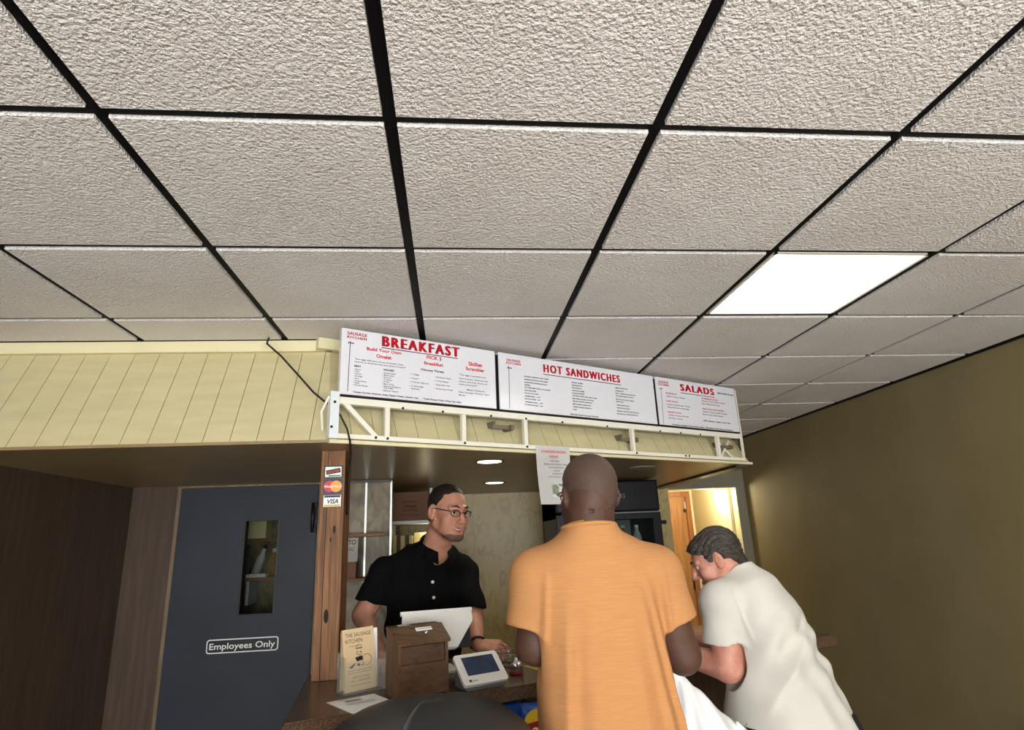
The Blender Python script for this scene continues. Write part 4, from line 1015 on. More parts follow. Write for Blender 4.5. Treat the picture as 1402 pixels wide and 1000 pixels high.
def loft(O, R, st, p=2.3):
    """body of elliptic slices: st rows are (z, cx, cy, half width, half depth) in the frame R at O"""
    st = np.array(st, float); O = V3(O); zz = np.linspace(st[0, 0], st[-1, 0], 60)
    # smooth the interpolation a little
    cols = [np.interp(zz, st[:, 0], st[:, k]) for k in range(1, 5)]
    ker = np.array([1, 2, 3, 2, 1.])/9
    cols = [np.convolve(np.pad(c, 2, 'edge'), ker, 'valid') for c in cols]
    mx = max(st[:, 3].max()+abs(st[:, 1]).max(), st[:, 4].max()+abs(st[:, 2]).max())
    ends = [O+R@V3(0, 0, st[0, 0]), O+R@V3(0, 0, st[-1, 0])]
    def fn(x, y, z):
        q = [(x-O[0])*R[0, k]+(y-O[1])*R[1, k]+(z-O[2])*R[2, k] for k in range(3)]
        cx, cy, a, b = [np.interp(q[2].ravel(), zz, c).reshape(q[2].shape) for c in cols]
        e = ((np.abs(q[0]-cx)/a)**p+(np.abs(q[1]-cy)/b)**p)**(1/p)
        d = (e-1)*np.minimum(a, b)*1.0
        return np.maximum(d, np.maximum(st[0, 0]-q[2], q[2]-st[-1, 0]))
    return fn, np.minimum(*ends)-mx, np.maximum(*ends)+mx
def half(p, n):
    p, n = V3(p), unit(n)
    return lambda x, y, z: (x-p[0])*n[0]+(y-p[1])*n[1]+(z-p[2])*n[2]

def head(F, C, R, sc=1.0, neck=None, mouth=0.0, ears=True):
    """C head centre between the ears, R frame (right, forward, up)"""
    C = V3(C)
    W = lambda *p: C+R@(V3(*p)*sc)
    E = lambda c, r, k=.012, rot=None: F.add(ell(W(*c), V3(*r)*sc, R if rot is None else R@rot), k*sc)
    E((0, -.018, .032), (.075, .095, .083)); E((0, .022, -.008), (.064, .070, .086), .02)
    E((0, .032, -.066), (.052, .056, .048), .02); E((0, .074, -.098), (.024, .02, .017), .02)
    for s in (-1, 1):
        F.add(cap(W(s*.055, -.004, -.056), W(s*.02, .072, -.097), .017*sc), .02)
        E((s*.043, .060, -.022), (.023, .022, .02), .018)
        F.add(cap(W(s*.012, .088, .025), W(s*.045, .074, .022), .010*sc, .008*sc), .012)
    for s in (-1, 1): E((s*.034, .052, -.050), (.027, .028, .034), .02)
    F.add(cap(W(0, .088, .014), W(0, .114, -.028), .009*sc, .0135*sc), .010)
    for s in (-1, 1):
        E((s*.012, .102, -.034), (.009, .012, .008), .006)
        F.cut(ell(W(s*.031, .100, .004), V3(.017, .017, .011)*sc, R), .010)
    F.add(cap(W(-.020, .088, -.060), W(.020, .088, -.060), .0075*sc), .010); F.add(cap(W(-.017, .088, -.073), W(.017, .088, -.073), .008*sc), .010)
    if mouth: F.cut(ell(W(0, .1, -.0665), V3(.026, .020, .0025+mouth)*sc, R), .003)
    else: F.cut(ell(W(0, .1, -.0665), V3(.022, .014, .0016)*sc, R), .003)
    if ears:
        for s in (-1, 1):
            t = math.radians(18*s); rot = np.array([[math.cos(t), -math.sin(t), 0], [math.sin(t), math.cos(t), 0], [0, 0, 1]])
            E((s*.079, -.014, -.006), (.008, .019, .033), .006, rot); F.cut(ell(W(s*.089, -.008, -.004), V3(.007, .010, .018)*sc, R), .004)
            E((s*.074, -.006, -.026), (.009, .010, .010), .008)
    if neck is not None:
        F.add(cap(W(0, -.030, -.045), neck, .056*sc, .066*sc), .03)
    return W
def face_parts(W, R, parent, sc, lips='lips', teeth=False, wide=1.0):
    q = Matrix([list(r) for r in R]).to_4x4()
    for s in (-1, 1):
        b = B(); bmesh.ops.create_uvsphere(b, u_segments=16, v_segments=10, radius=.0118*sc, matrix=Matrix.Translation(W(s*.031, .0745, .004)) @ q)
        e = obj('eye', b, M['eyewhite'], parent, smooth=True)
        b = B(); lathe(b, [(.0055*sc, 0), (.004*sc, .0012), (.0001, .0016)], 14, mtx=Matrix.Translation(W(s*.031, .0855, .004)) @ q @ Matrix.Rotation(-math.pi/2, 4, 'X'), cap=False); obj('iris', b, M['iris'], e, smooth=True)
    for z, w, r, nm in ((-.0603, .021*wide, .0040, 'lip'), (-.0728, .018*wide, .0046, 'lip')):
        b = B(); n = 9; pts = []; rad = []
        for i in range(n):
            u = i/(n-1)*2-1; pts.append(W(u*w, .0950-.010*u*u, z+(.004*u*u if teeth else (.0015 if z > -.065 else .004)*u*u*(1 if z < -.065 else -1))+(.005*u*u if z < -.065 and teeth else 0))); rad.append(r*sc*(1-.75*abs(u)**2)+.0004)
        tube(b, pts, rad, 8); obj(nm, b, M[lips], parent, smooth=True)
    if teeth:
        b = B(); tube(b, [W(u*.018, .0925-.007*u*u, -.0652+.003*u*u) for u in (-1, -.5, 0, .5, 1)], .0036*sc, 8); obj('teeth', b, M['teeth'], parent, smooth=True)
    for s in (-1, 1):
        b = B(); tube(b, [W(s*.014, .0985, .027), W(s*.03, .094, .032), W(s*.046, .082, .027)], [.003*sc, .0038*sc, .002*sc], 6); obj('eyebrow', b, M['hair_dark'], parent, smooth=True)
def glasses(W, parent, sc, lens=True):
    gl = []
    b = B()
    for s in (-1, 1):
        pts = [W(s*(.032+.0215*math.cos(a)), .103-.010*abs(math.cos(a))*(math.cos(a) > 0), .001+.0135*math.sin(a)) for a in [k*math.pi/10 for k in range(20)]]
        tube(b, pts, [.0023*sc if math.sin(k*math.pi/10) > -.2 else .0012*sc for k in range(20)], 6, closed=True)
        tube(b, [W(s*.053, .094, .008), W(s*.070, .075, .010), W(s*.080, .0, .012), W(s*.081, -.018, .008), W(s*.080, -.035, -.012)], .0019*sc, 6)
    tube(b, [W(-.011, .104, .004), W(0, .108, .007), W(.011, .104, .004)], .0016*sc, 6)
    o = obj('glasses', b, M['glasses'], parent, smooth=True)
    if lens:
        for s in (-1, 1):
            b = B(); addv(b, [W(s*(.032+.0205*math.cos(a)), .1025-.010*abs(math.cos(a))*(math.cos(a) > 0), .001+.0125*math.sin(a)) for a in [k*math.pi/10 for k in range(20)]], [tuple(range(20))]); obj('lens', b, M['pane'], o)
    return o
def hand(F, w, d, n, curl=.5, side=1, sc=1.0):
    """w wrist, d along the hand, n back-of-hand normal, side +1 when the thumb is towards n x d"""
    w, d = V3(w), unit(d); n = V3(n); n = unit(n-d*(n@d)); a = np.cross(n, d)*side
    P = lambda u, v, t=0: w+(d*u+a*v+n*t)*sc
    for v0, v1 in ((-.024, -.033), (-.009, -.0115), (.009, .0115), (.024, .031)):
        F.add(cap(P(.008, v0*.75), P(.085, v1), .0145*sc, .0125*sc), .012)
    L = {-.033: .060, -.0115: .074, .0115: .080, .033: .072}
    for v, ln in L.items():
        p = P(.085, v); dirv = d.copy(); ang = 0
        for q, fr in enumerate((.46, .31, .23)):
            ang += curl*(.75 if q == 0 else .95); dv = d*math.cos(ang)-n*math.sin(ang)+a*v*1.2*(1 if q == 0 else 0)
            e = p+unit(dv)*ln*fr*sc; F.add(cap(p, e, (.0084-.0007*q)*sc, (.0080-.0009*q)*sc), .0025); p = e
    p0 = P(.022, .026, -.004); p1 = P(.055, .052, -.012); p2 = P(.082, .058-.02*curl, -.020-.012*curl); p3 = P(.104, .056-.045*curl, -.028-.02*curl)
    F.add(cap(p0, p1, .0135*sc, .0112*sc), .012); F.add(cap(p1, p2, .0108*sc, .0098*sc), .005); F.add(cap(p2, p3, .0096*sc, .008*sc), .004)
def legs(parent, hipc, R, feet, m, shoe_m, waist, hipw=.175, hipd=.125):
    """trousers and shoes: hipc pelvis centre, feet two ankle points, facing along R's forward"""
    H = V3(hipc); lo = np.minimum(H, np.minimum(*[V3(f) for f in feet]))-.26; hi = np.maximum(H, np.maximum(*[V3(f) for f in feet]))+.26; lo[2] = .02; hi[2] = waist+.06
    F = Field(lo, hi, .011); up = unit(V3(R[:, 2]))
    F.add(loft(H, R, [(-.12, 0, 0, hipw*.98, hipd), (0, 0, -.01, hipw, hipd+.008), (waist-H[2], 0, 0, hipw*.92, hipd*.92)]), .03)
    for s, f in zip((-1, 1), feet):
        f = V3(f); h = H+R[:, 0]*s*.085-V3(0, 0, .05); k = (h+f)/2+R[:, 1]*.03
        F.add(cap(h, k, .088, .066), .05); F.add(cap(k, V3(f[0], f[1], .06), .066, .058), .03)
    F.keep(half((0, 0, waist), (0, 0, 1))); F.keep(half((0, 0, .045), (0, 0, -1)))
    obj('trousers', F.mesh('trousers', m), m, parent)
    for f in feet:
        f = V3(f); fl = unit(V3(R[0, 1], R[1, 1], 0)); Fs = Field(V3(f[0], f[1], .0)-V3(.25, .25, .02), V3(f[0], f[1], .14)+V3(.25, .25, 0), .009)
        g = V3(f[0], f[1], 0)
        Fs.add(cap(g-fl*.05+V3(0, 0, .045), g+fl*.13+V3(0, 0, .035), .045, .040), .02); Fs.add(cap(g+V3(0, 0, .05), g+V3(0, 0, .10), .048, .045), .03); Fs.keep(half((0, 0, 0), (0, 0, -1)))
        obj('shoe', Fs.mesh('shoe', shoe_m), shoe_m, parent)

# ---- man in the orange T-shirt, from behind
def orange_man():
    t = things('person', 'bald-cropped man in an orange T-shirt and glasses standing with his back to us', 'person', (.42, 1.82, 0))
    R = frame((-.10, 1, 0), (0, 0, 1)); C = V3(.407, 1.815, 1.690); Rh = frame((-.16, 1, -.02), (-.02, 0, 1)); sc = 1.03
    F = Field((.06, 1.45, .80), (.80, 2.45, 1.86), .005)
    W = head(F, C, Rh, sc, neck=V3(.395, 1.785, 1.54))
    F.add(cap((.40, 1.765, 1.66), (.395, 1.782, 1.55), .056, .058), .03)          # thick nape
    F.cut(cap(W(-.05, -.093, -.052), W(.05, -.093, -.050), .003), .006)           # crease across the nape
    O = V3(.405, 1.80, 0)
    F.add(loft(O, R, [(.84, .02, 0, .17, .12), (1.05, .015, .01, .165, .115), (1.25, .005, .01, .155, .105), (1.40, 0, 0, .150, .10), (1.49, 0, -.01, .11, .075), (1.55, -.005, -.01, .06, .055)]), .03)
    sL, eL, wL = V3(.238, 1.80, 1.465), V3(.224, 1.82, 1.283), V3(.33, 2.06, 1.26)
    sR, eR, wR = V3(.584, 1.80, 1.460), V3(.644, 1.815, 1.235), V3(.640, 2.05, 1.215)
    for s, e, w in ((sL, eL, wL), (sR, eR, wR)):
        F.add(cap(s, e, .057, .051), .03); F.add(cap(e, w, .051, .031), .012); F.add(cap(V3(s[0]*.6+.405*.4, 1.79, 1.485), s, .050, .054), .03)
    hand(F, wL, (.35, .9, -.15), (-.1, .1, 1), .45, 1); hand(F, wR, (-.1, .9, -.25), (.7, .1, .7), 1.0, -1)
    F.keep(half((0, 0, .84), (0, 0, -1)))
    obj('body', F.mesh('body', M['skin_brown']), M['skin_brown'], t)
    face_parts(W, Rh, t, sc, 'lips_brown'); glasses(W, t, sc)
    # cropped hair: a thin skin over the skull down to the hairline
    G = Field(C-.16, C+.17, .004)
    G.add(ell(W(0, -.018, .032), V3(.0775, .0975, .0855)*sc, Rh), .012); G.add(ell(W(0, .018, -.004), V3(.0655, .070, .086)*sc, Rh), .02); G.add(cap(W(0, -.040, -.01), W(0, -.036, -.085), .0605*sc), .02)
    G.keep(half(W(0, .02, .052), Rh @ V3(0, .55, -.62))); G.keep(half(W(0, -.06, -.074), Rh @ V3(0, .25, -1)))
    for s in (-1, 1): G.cut(ell(W(s*.08, -.008, -.008), V3(.03, .022, .036)*sc, Rh), .004)
    obj('hair', G.mesh('hair', M['hair_buzz']), M['hair_buzz'], t)
    # T-shirt
    S = Field((.06, 1.55, .82), (.80, 2.10, 1.66), .005)
    S.add(loft(O, R, [(.90, .026, 0, .212, .150), (1.02, .021, .004, .203, .145), (1.16, .012, .008, .192, .138), (1.30, .004, .008, .186, .130), (1.42, 0, 0, .184, .122), (1.49, 0, -.008, .165, .108), (1.535, -.002, -.012, .125, .094), (1.57, -.008, -.015, .086, .084), (1.61, -.010, -.015, .072, .080)], 2.4), .02)
    def sleeve(s, e, r0, r1, n, f):
        tip = s+(e-s)*f; S.add(cap(V3(s[0]*.5+.405*.5, 1.79, 1.505), s, .064, .072), .045)
        c = cap(s, tip+(tip-s)*.3, r0, r1); fn = c[0]; pl = half(tip, n)
        S.add((lambda x, y, z: np.maximum(fn(x, y, z), pl(x, y, z)), c[1], c[2]), .035)
        S.cut(cap(tip-unit(e-s)*.035, tip+unit(e-s)*.10, r1-.013), .004)
    sleeve(sL, V3(.204, 1.81, 1.262), .073, .072, (-.18, 0, -1), .66); sleeve(sR, V3(.648, 1.81, 1.235), .073, .074, (.30, .0, -1), .60)
    for dx in (-1, 1): pass
    S.cut(cap((.395, 1.792, 1.60), (.393, 1.80, 1.70), .062, .066), .004)
    def folds(x, y, z):
        f = np.zeros(np.broadcast_shapes(x.shape, y.shape, z.shape), np.float32)
        back = np.clip((1.80-y)/.08, 0, 1)
        low = np.clip((1.42-z)/.35, 0, 1)
        for cx, w, a, lean, tp in ((.295, .016, .008, .06, 1.42), (.355, .024, .007, -.02, 1.28), (.475, .026, .008, -.05, 1.34), (.525, .014, .009, -.16, 1.44), (.56, .012, .010, -.20, 1.48), (.42, .02, .006, 0, 1.22)):
            f += a*np.exp(-((x-(cx+lean*(z-1.3)))/w)**2)*back*np.clip((tp-z)/.15, 0, 1)
            f -= a*.8*np.exp(-((x-(cx+1.9*w+lean*(z-1.3)))/(w*1.1))**2)*back*np.clip((tp-z)/.15, 0, 1)
        for sx, s0, dr in ((.245, 1.40, .25), (.585, 1.40, -.25)):
            f += .006*np.exp(-((x-(sx+dr*(z-s0)*.3))/.010)**2)*np.clip((1.50-z)/.05, 0, 1)*np.clip((z-1.27)/.05, 0, 1)*np.clip((1.83-y)/.05, 0, 1)
        return -f+.0015*np.sin(z*55+x*22)*back*low
    S.warp(folds); S.keep(half((0, 0, .905), (0, 0, -1))); S.keep(half((0, 1.79, 1.602), (0, .10, 1)))
    S.cut((lambda x, y, z: np.maximum(loft(O, R, [(.86, .026, 0, .20, .138), (1.0, .021, .004, .192, .132)])[0](x, y, z), z-.955), V3(.1, 1.5, .85), V3(.75, 2.1, .96)), .004)
    sh = obj('tee_shirt', S.mesh('tee_shirt', M['shirt_orange']), M['shirt_orange'], t)
    b = B(); tube(b, [(.395+.0775*math.cos(a), 1.786+.0835*math.sin(a), 1.596-.010*math.sin(a)) for a in [k*math.pi/14 for k in range(28)]], .0065, 8, closed=True); obj('collar_band', b, M['shirt_orange'], sh, smooth=True)
    b = B(); tube(b, [(.395+.0675*math.cos(a), 1.787+.072*math.sin(a), 1.603-.012*math.sin(a)) for a in [k*math.pi/14 for k in range(28)]], .0016, 6, closed=True); obj('neck_chain', b, M['gold'], t, smooth=True)
    legs(t, (.425, 1.80, .92), R, ((.32, 1.79, .09), (.53, 1.80, .09)), M['trousers_blue'], M['shoe'], 1.0, .185, .13)
    return wR
wR = orange_man()

# ---- cashier in the black polo, leaning on the counter
def cashier():
    t = things('person', 'cashier in a black polo shirt and glasses leaning on the counter, smiling', 'person', (-.13, 3.28, 0))
    R = frame((.45, -.89, 0), (0, 0, 1)); C = V3(-.022, 3.0, 1.712); Rh = frame((.58, -.80, -.16), (.13, -.10, 1)); sc = 1.10
    F = Field((-.60, 2.55, .86), (.36, 3.58, 1.88), .0045)
    nb = V3(-.085, 3.10, 1.535)
    W = head(F, C, Rh, sc, neck=nb, mouth=.0035)
    O = V3(-.13, 3.16, 0); ln = frame_up((.45, -.89, 0), (.05, -.33, 1)); Ob = V3(-.165, 3.32, .9)
    stn = [(-.05, 0, 0, .165, .115), (.15, 0, .01, .16, .115), (.35, 0, .0, .165, .11), (.52, 0, -.01, .165, .10), (.61, 0, -.015, .115, .075), (.68, 0, -.01, .07, .06)]
    F.add(loft(Ob, ln, stn), .03)
    sR, eR, wRr = V3(-.322, 3.08, 1.435), V3(-.418, 3.03, 1.262), V3(-.318, 2.86, 1.115)
    sL, eL, wLl = V3(.045, 3.22, 1.420), V3(.092, 3.12, 1.225), V3(.105, 2.95, 1.120)
    for s, e, w in ((sR, eR, wRr), (sL, eL, wLl)):
        F.add(cap(s, e, .058, .049), .03); F.add(cap(e, w, .048, .029), .012); m = nb*.45+s*.55; F.add(cap(V3(m[0], m[1], 1.49), s, .05, .06), .03)
    hand(F, wRr, (.12, -.9, -.30), (0, -.2, 1), .30, 1); hand(F, wLl, (.80, -.45, -.10), (-.05, -.65, 1), .62, -1, 1.08)
    F.keep(half((0, 0, .88), (0, 0, -1)))
    obj('body', F.mesh('body', M['skin_light']), M['skin_light'], t)
    face_parts(W, Rh, t, sc, 'lips', True, 1.15); glasses(W, t, sc)
    G = Field(C-.17, C+.19, .0042)
    G.add(ell(W(0, -.020, .034), V3(.0775, .0965, .0860)*sc, Rh), .012); G.add(cap(W(0, -.045, .0), W(0, -.05, -.05), .055*sc), .02)
    G.keep(half(W(0, .050, .082), Rh @ V3(0, .72, -.50))); G.keep(half(W(0, -.06, -.050), Rh @ V3(0, -.1, -1)))
    for s in (-1, 1): G.cut(ell(W(s*.08, -.006, -.010), V3(.03, .024, .036)*sc, Rh), .004); G.cut(ell(W(s*.062, .075, .075), V3(.014, .04, .018)*sc, Rh), .02)
    obj('hair', G.mesh('hair', M['hair_dark']), M['hair_dark'], t)
    # close beard on chin and jaw
    G = Field(C-.17, C+.17, .004)
    G.add(ell(W(0, .032, -.066), V3(.0532, .0575, .0495)*sc, Rh), .02); G.add(ell(W(0, .074, -.098), V3(.0252, .021, .0182)*sc, Rh), .02)
    for s in (-1, 1): G.add(cap(W(s*.055, -.004, -.056), W(s*.02, .072, -.097), .0182*sc), .02)
    G.keep(half(W(0, .03, -.072), Rh @ V3(0, .22, 1))); G.keep(half(W(0, .035, -.09), Rh @ V3(0, -1, .1)))
    obj('beard', G.mesh('beard', M['stubble']), M['stubble'], t)
    # polo shirt
    S = Field((-.60, 2.85, .84), (.30, 3.60, 1.62), .005)
    st2 = [(z, cx, cy, a+.022, b+.026) for z, cx, cy, a, b in stn[:4]]+[(.60, 0, -.015, .140, .098), (.655, 0, -.012, .092, .082), (.69, .0, -.01, .078, .076)]
    S.add(loft(Ob, ln, st2, 2.4), .02)
    def sleeve(s, e, r0, r1, n, f):
        tip = s+(e-s)*f; m = nb*.6+s*.4; S.add(cap(V3(m[0], m[1], 1.50), s, .062, .072), .05)
        c = cap(s, tip+(tip-s)*.3, r0, r1); fn = c[0]; pl = half(tip, n)
        S.add((lambda x, y, z: np.maximum(fn(x, y, z), pl(x, y, z)), c[1], c[2]), .035); S.cut(cap(tip-unit(e-s)*.03, tip+unit(e-s)*.10, r1-.014), .004)
    sleeve(sR, eR, .076, .074, (-.25, -.1, -1), .70); sleeve(sL, eL, .074, .070, (.1, -.2, -1), .88)
    S.cut(cap(nb+V3(0, 0, .02), W(0, -.02, -.06), .066, .072), .006)
    vneck = W(0, .02, -.10)
    S.cut(ell(nb+R[:, 1]*.10+V3(0, 0, -.005), V3(.038, .05, .075), R), .006)
    S.warp(lambda x, y, z: -.004*np.sin((x*.8+z*1.1)*38)*np.clip((1.42-z)/.2, 0, 1)-.003*np.sin((x*1.6-z*.7)*46+1))
    S.keep(half((0, 0, .87), (0, 0, -1)))
    sh = obj('polo_shirt', S.mesh('polo_shirt', M['shirt_black']), M['shirt_black'], t)
    # collar leaves, placket and buttons
    f3 = R[:, 1]; r3 = R[:, 0]
    for s in (-1, 1):
        b = B(); g = []
        for i in range(9):
            a = math.radians(-100+i*15.5); q = nb+r3*s*math.cos(a)*(.076)*1.0+f3*(-math.sin(a)*-.082)*1.0
            ang = math.radians(-78+i*18.5)     # from the back of the neck round to the throat
            c0 = nb+r3*s*.074*math.cos(ang)+f3*.084*math.sin(ang)
            dep = .050+.006*(i/8); h0 = .082-.090*(i/8)**1.1
            g.append((c0+V3(0, 0, h0), c0+(r3*s*math.cos(ang)+f3*math.sin(ang))*.022+V3(0, 0, h0-dep)))
        vs = [p for ab in g for p in ab]; addv(b, [tuple(p) for p in vs], [(2*i, 2*i+1, 2*i+3, 2*i+2) for i in range(8)])
        bmesh.ops.recalc_face_normals(b, faces=b.faces); bmesh.ops.solidify(b, geom=b.faces[:], thickness=.004); obj('collar_leaf', b, M['shirt_black'], sh, smooth=True)
    def chest(z, off=.0):
        """point on the shirt front at height z"""
        k = (z-Ob[2])/ln[2, 2]; a = np.array(st2); cy = np.interp(k, a[:, 0], a[:, 2]); bb = np.interp(k, a[:, 0], a[:, 4])
        return Ob+ln@V3(.012, cy+bb+off, k)
    q = Matrix([list(r) for r in ln]).to_4x4() @ Matrix.Rotation(-math.pi/2, 4, 'X')
    for z in (1.425, 1.36):
        b = B(); lathe(b, [(.0075, -.004), (.0075, .003), (.004, .0035)], 14, mtx=Matrix.Translation(chest(z, .006)) @ q); obj('button', b, M['plastic_white'], sh, smooth=True)
    # wrist band and ring
    d = unit(wLl-eL); p = wLl-d*.012; s1 = unit(np.cross(d, V3(0, 0, 1))); s2 = np.cross(s1, d)
    b = B(); tube(b, [p+(s1*math.cos(a)+s2*math.sin(a))*.0345 for a in [k*math.pi/10 for k in range(20)]], .0055, 8, closed=True); obj('wrist_band', b, M['black'], t, smooth=True)
    legs(t, (-.17, 3.35, .88), R, ((-.27, 3.38, .09), (-.07, 3.46, .09)), M['trousers_dark'], M['shoe'], .97, .172, .125)
cashier()

# ---- man in the white T-shirt bending over the counter
def white_man():
    t = things('person', 'grey haired man in a white T-shirt bending over the counter at the right', 'person', (1.28, 2.30, 0))
    fd = unit(V3(-.75, .66, 0)); R = frame(fd, (0, 0, 1)); C = V3(1.064, 2.484, 1.460); Rh = frame((-.83, .36, -.42), (-.40, .15, 1)); sc = .97
    F = Field((.60, 2.0, .80), (1.70, 3.10, 1.66), .005)
    nb = V3(1.134, 2.462, 1.392)
    W = head(F, C, Rh, sc, neck=nb)
    H = V3(1.280, 2.311, 0.868); ln = frame_up(fd, nb-H); L = np.linalg.norm(nb-H)
    stn = [(-.08, 0, 0, .165, .125), (.1, 0, .015, .165, .135), (.25, 0, .005, .165, .125), (.37, 0, -.015, .165, .112), (L-.05, 0, -.02, .14, .085), (L, 0, -.01, .07, .06)]
    F.add(loft(H, ln, stn), .03)
    sL, eL, wL = V3(1.021, 2.376, 1.305), V3(0.999, 2.338, 1.089), V3(.85, 2.56, 1.12)
    rt = ln[:, 0]; sR = nb+rt*.19-V3(0, 0, .055); eR = sR+V3(-.06, .10, -.24); wR2 = V3(.98, 2.86, 1.12)
    for s, e, w in ((sL, eL, wL), (sR, eR, wR2)):
        F.add(cap(s, e, .060, .054), .03); F.add(cap(e, w, .053, .030), .012); F.add(cap(nb*.5+s*.5-V3(0, 0, .02), s, .055, .062), .03)
    hand(F, wL, (-.5, .8, -.15), (0, 0, 1), .35, 1); hand(F, wR2, (-.7, .6, -.15), (0, 0, 1), .35, -1)
    F.keep(half((0, 0, .91), (0, 0, -1)))
    obj('body', F.mesh('body', M['skin_pink']), M['skin_pink'], t)
    face_parts(W, Rh, t, sc)
    # full head of hair, combed back, longer at the nape
    G = Field(C-.18, C+.2, .0042)
    G.add(ell(W(0, -.024, .040), V3(.080, .100, .085)*sc, Rh), .012); G.add(ell(W(0, .040, .068), V3(.058, .048, .030)*sc, Rh), .03); G.add(cap(W(0, -.060, .0), W(0, -.074, -.060), .056*sc, .040*sc), .03)
    for s in (-1, 1): G.add(ell(W(s*.069, .018, .006), V3(.012, .014, .03)*sc, Rh), .01)
    G.keep(half(W(0, .062, .050), Rh @ V3(0, .70, -.6))); G.keep(half(W(0, -.05, -.088), Rh @ V3(0, .05, -1)))
    for s in (-1, 1): G.cut(ell(W(s*.085, -.010, -.012), V3(.03, .022, .036)*sc, Rh), .005); G.cut(ell(W(s*.07, .088, .022), V3(.04, .05, .042)*sc, Rh), .01); G.cut(ell(W(s*.07, .04, -.06), V3(.04, .05, .06)*sc, Rh), .01)
    def strands(x, y, z):
        p = [(x-C[0])*Rh[0, k]+(y-C[1])*Rh[1, k]+(z-C[2])*Rh[2, k] for k in range(3)]
        return .0022*np.sin(p[0]*260+p[2]*170+5*np.sin(p[1]*30))+.0016*np.sin(p[2]*330-p[0]*90+4*np.sin(p[1]*45))
    G.warp(strands); obj('hair', G.mesh('hair', M['hair_grey']), M['hair_grey'], t)
    S = Field((.80, 2.0, .78), (1.68, 2.85, 1.52), .005)
    st2 = [(-.12, -.035, .075, .225, .220), (.08, -.03, .075, .220, .220), (.25, -.01, .03, .192, .176), (.37, 0, -.02, .186, .138), (L-.045, 0, -.022, .155, .105), (L+.005, 0, -.012, .086, .078), (L+.03, 0, -.008, .07, .068)]
    S.add(loft(H, ln, st2, 2.3), .02)
    def sleeve(s, e, r0, r1, n, f):
        tip = s+(e-s)*f; S.add(cap(nb*.5+s*.5-V3(0, 0, .025), s, .066, .078), .045)
        c = cap(s, tip+(tip-s)*.3, r0, r1); fn = c[0]; pl = half(tip, n)
        S.add((lambda x, y, z: np.maximum(fn(x, y, z), pl(x, y, z)), c[1], c[2]), .03); S.cut(cap(tip-unit(e-s)*.030, tip+unit(e-s)*.10, r1-.016), .004)
    sleeve(sL, eL, .078, .083, (-.05, 0, -1), .62); sleeve(sR, eR, .078, .080, tuple(eR-sR), .62)
    S.cut(cap(nb-V3(0, 0, .005), C, .066, .072), .006)
    def folds(x, y, z):
        s = np.clip((1.32-z)/.15, 0, 1)
        f = .010*np.sin((z*1.25-x*.95+y*.3)*36)*np.exp(-((z-1.15)/.13)**2)*np.clip((x-1.06)/.08, 0, 1)+.005*np.sin((x*1.1+y*.5+z*.35)*44)*s
        f = f+.007*np.exp(-((z*.75-x*.8+y*.1-.11)/.016)**2)*np.clip((x-1.02)/.05, 0, 1)*np.clip((1.36-z)/.08, 0, 1)
        f = f+.004*np.exp(-((x-1.045+.2*(z-1.3))/.006)**2)*np.clip((1.40-z)/.04, 0, 1)*np.clip((z-1.17)/.04, 0, 1)*np.clip((2.36-y)/.05, 0, 1)
        return -f
    S.warp(folds); S.keep(half((1.2, 0, .895), (-.10, 0, -1)))
    S.cut((lambda x, y, z: np.maximum(loft(H, ln, [(-.1, 0, .045, .188, .185), (.1, 0, .045, .184, .185)])[0](x, y, z), z-.925), V3(.95, 1.95, .70), V3(1.7, 2.7, .95)), .004)
    sh = obj('tee_shirt', S.mesh('tee_shirt', M['shirt_white']), M['shirt_white'], t)
    q = ln; cc = nb+ln[:, 2]*.010
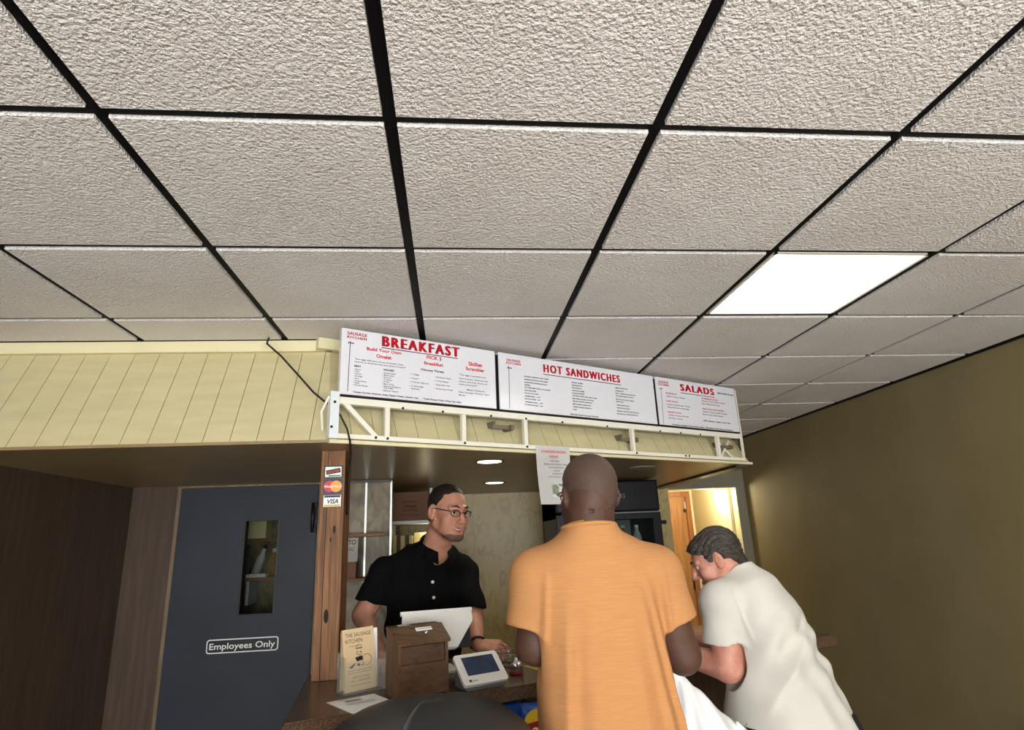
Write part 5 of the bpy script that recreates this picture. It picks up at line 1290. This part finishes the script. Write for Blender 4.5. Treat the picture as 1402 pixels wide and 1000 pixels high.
    b = B(); tube(b, [cc+ln[:, 0]*.072*math.cos(a)+ln[:, 1]*(.070*math.sin(a)-.005)+ln[:, 2]*(-.012*math.sin(a)) for a in [k*math.pi/14 for k in range(28)]], .006, 8, closed=True); obj('collar_band', b, M['shirt_white'], sh, smooth=True)
    legs(t, (1.29, 2.30, .85), R, ((1.30, 2.43, .09), (1.28, 2.17, .09)), M['trousers_dark'], M['shoe'], .93, .168, .130)
white_man()

# ---- white carrier bag hanging from the orange man's right hand
def carrier():
    t = things('carrier_bag', 'full white plastic carrier bag hanging from the hand of the man in orange', 'bag', (.755, 2.03, .62))
    S = Field((.55, 1.86, .58), (1.0, 2.24, 1.22), .006)
    S.add(loft((.765, 2.03, 0), np.eye(3), [(.62, .01, 0, .13, .09), (.70, .01, 0, .155, .11), (.86, .005, 0, .150, .105), (.97, -.005, 0, .130, .090), (1.05, -.035, 0, .085, .055), (1.12, -.07, .02, .035, .025), (1.17, -.09, .03, .018, .016)], 2.4), .02)
    def cr(x, y, z):
        a = np.arctan2(x-.70, 1.22-z)
        return -(.007*np.sin(a*26+3*np.sin(z*14))*np.clip((z-.66)/.15, 0, 1)*np.clip((1.14-z)/.1, 0, 1)+.004*np.sin(x*70+z*60+3*np.sin(y*30)))
    S.warp(cr); obj('bag_body', S.mesh('bag_body', M['bag']), M['bag'], t)
    for dx in (-.02, .02):
        b = B(); tube(b, [(.70+dx, 2.055, 1.12), (.675+dx, 2.07, 1.17), (.645, 2.13, 1.185), (.655+dx, 2.14, 1.13), (.71+dx, 2.07, 1.08)], [.008, .006, .005, .006, .008], 8); obj('handle', b, M['bag'], t, smooth=True)
    b = B(); mt = Matrix.Translation((.872, 1.965, 1.005)) @ Matrix.Rotation(.9, 4, 'Z') @ Matrix.Rotation(.25, 4, 'X')
    addv(b, [(-.012, 0, .0), (.012, 0, 0), (.012, 0, .004), (-.012, 0, .004)], [(0, 1, 2, 3)], mt); addv(b, [(-.012, 0, -.03), (-.006, 0, -.03), (.0, 0, -.006), (-.006, 0, -.006)], [(0, 1, 2, 3)], mt)
    obj('printed_mark', b, M['ink'], t)
carrier()
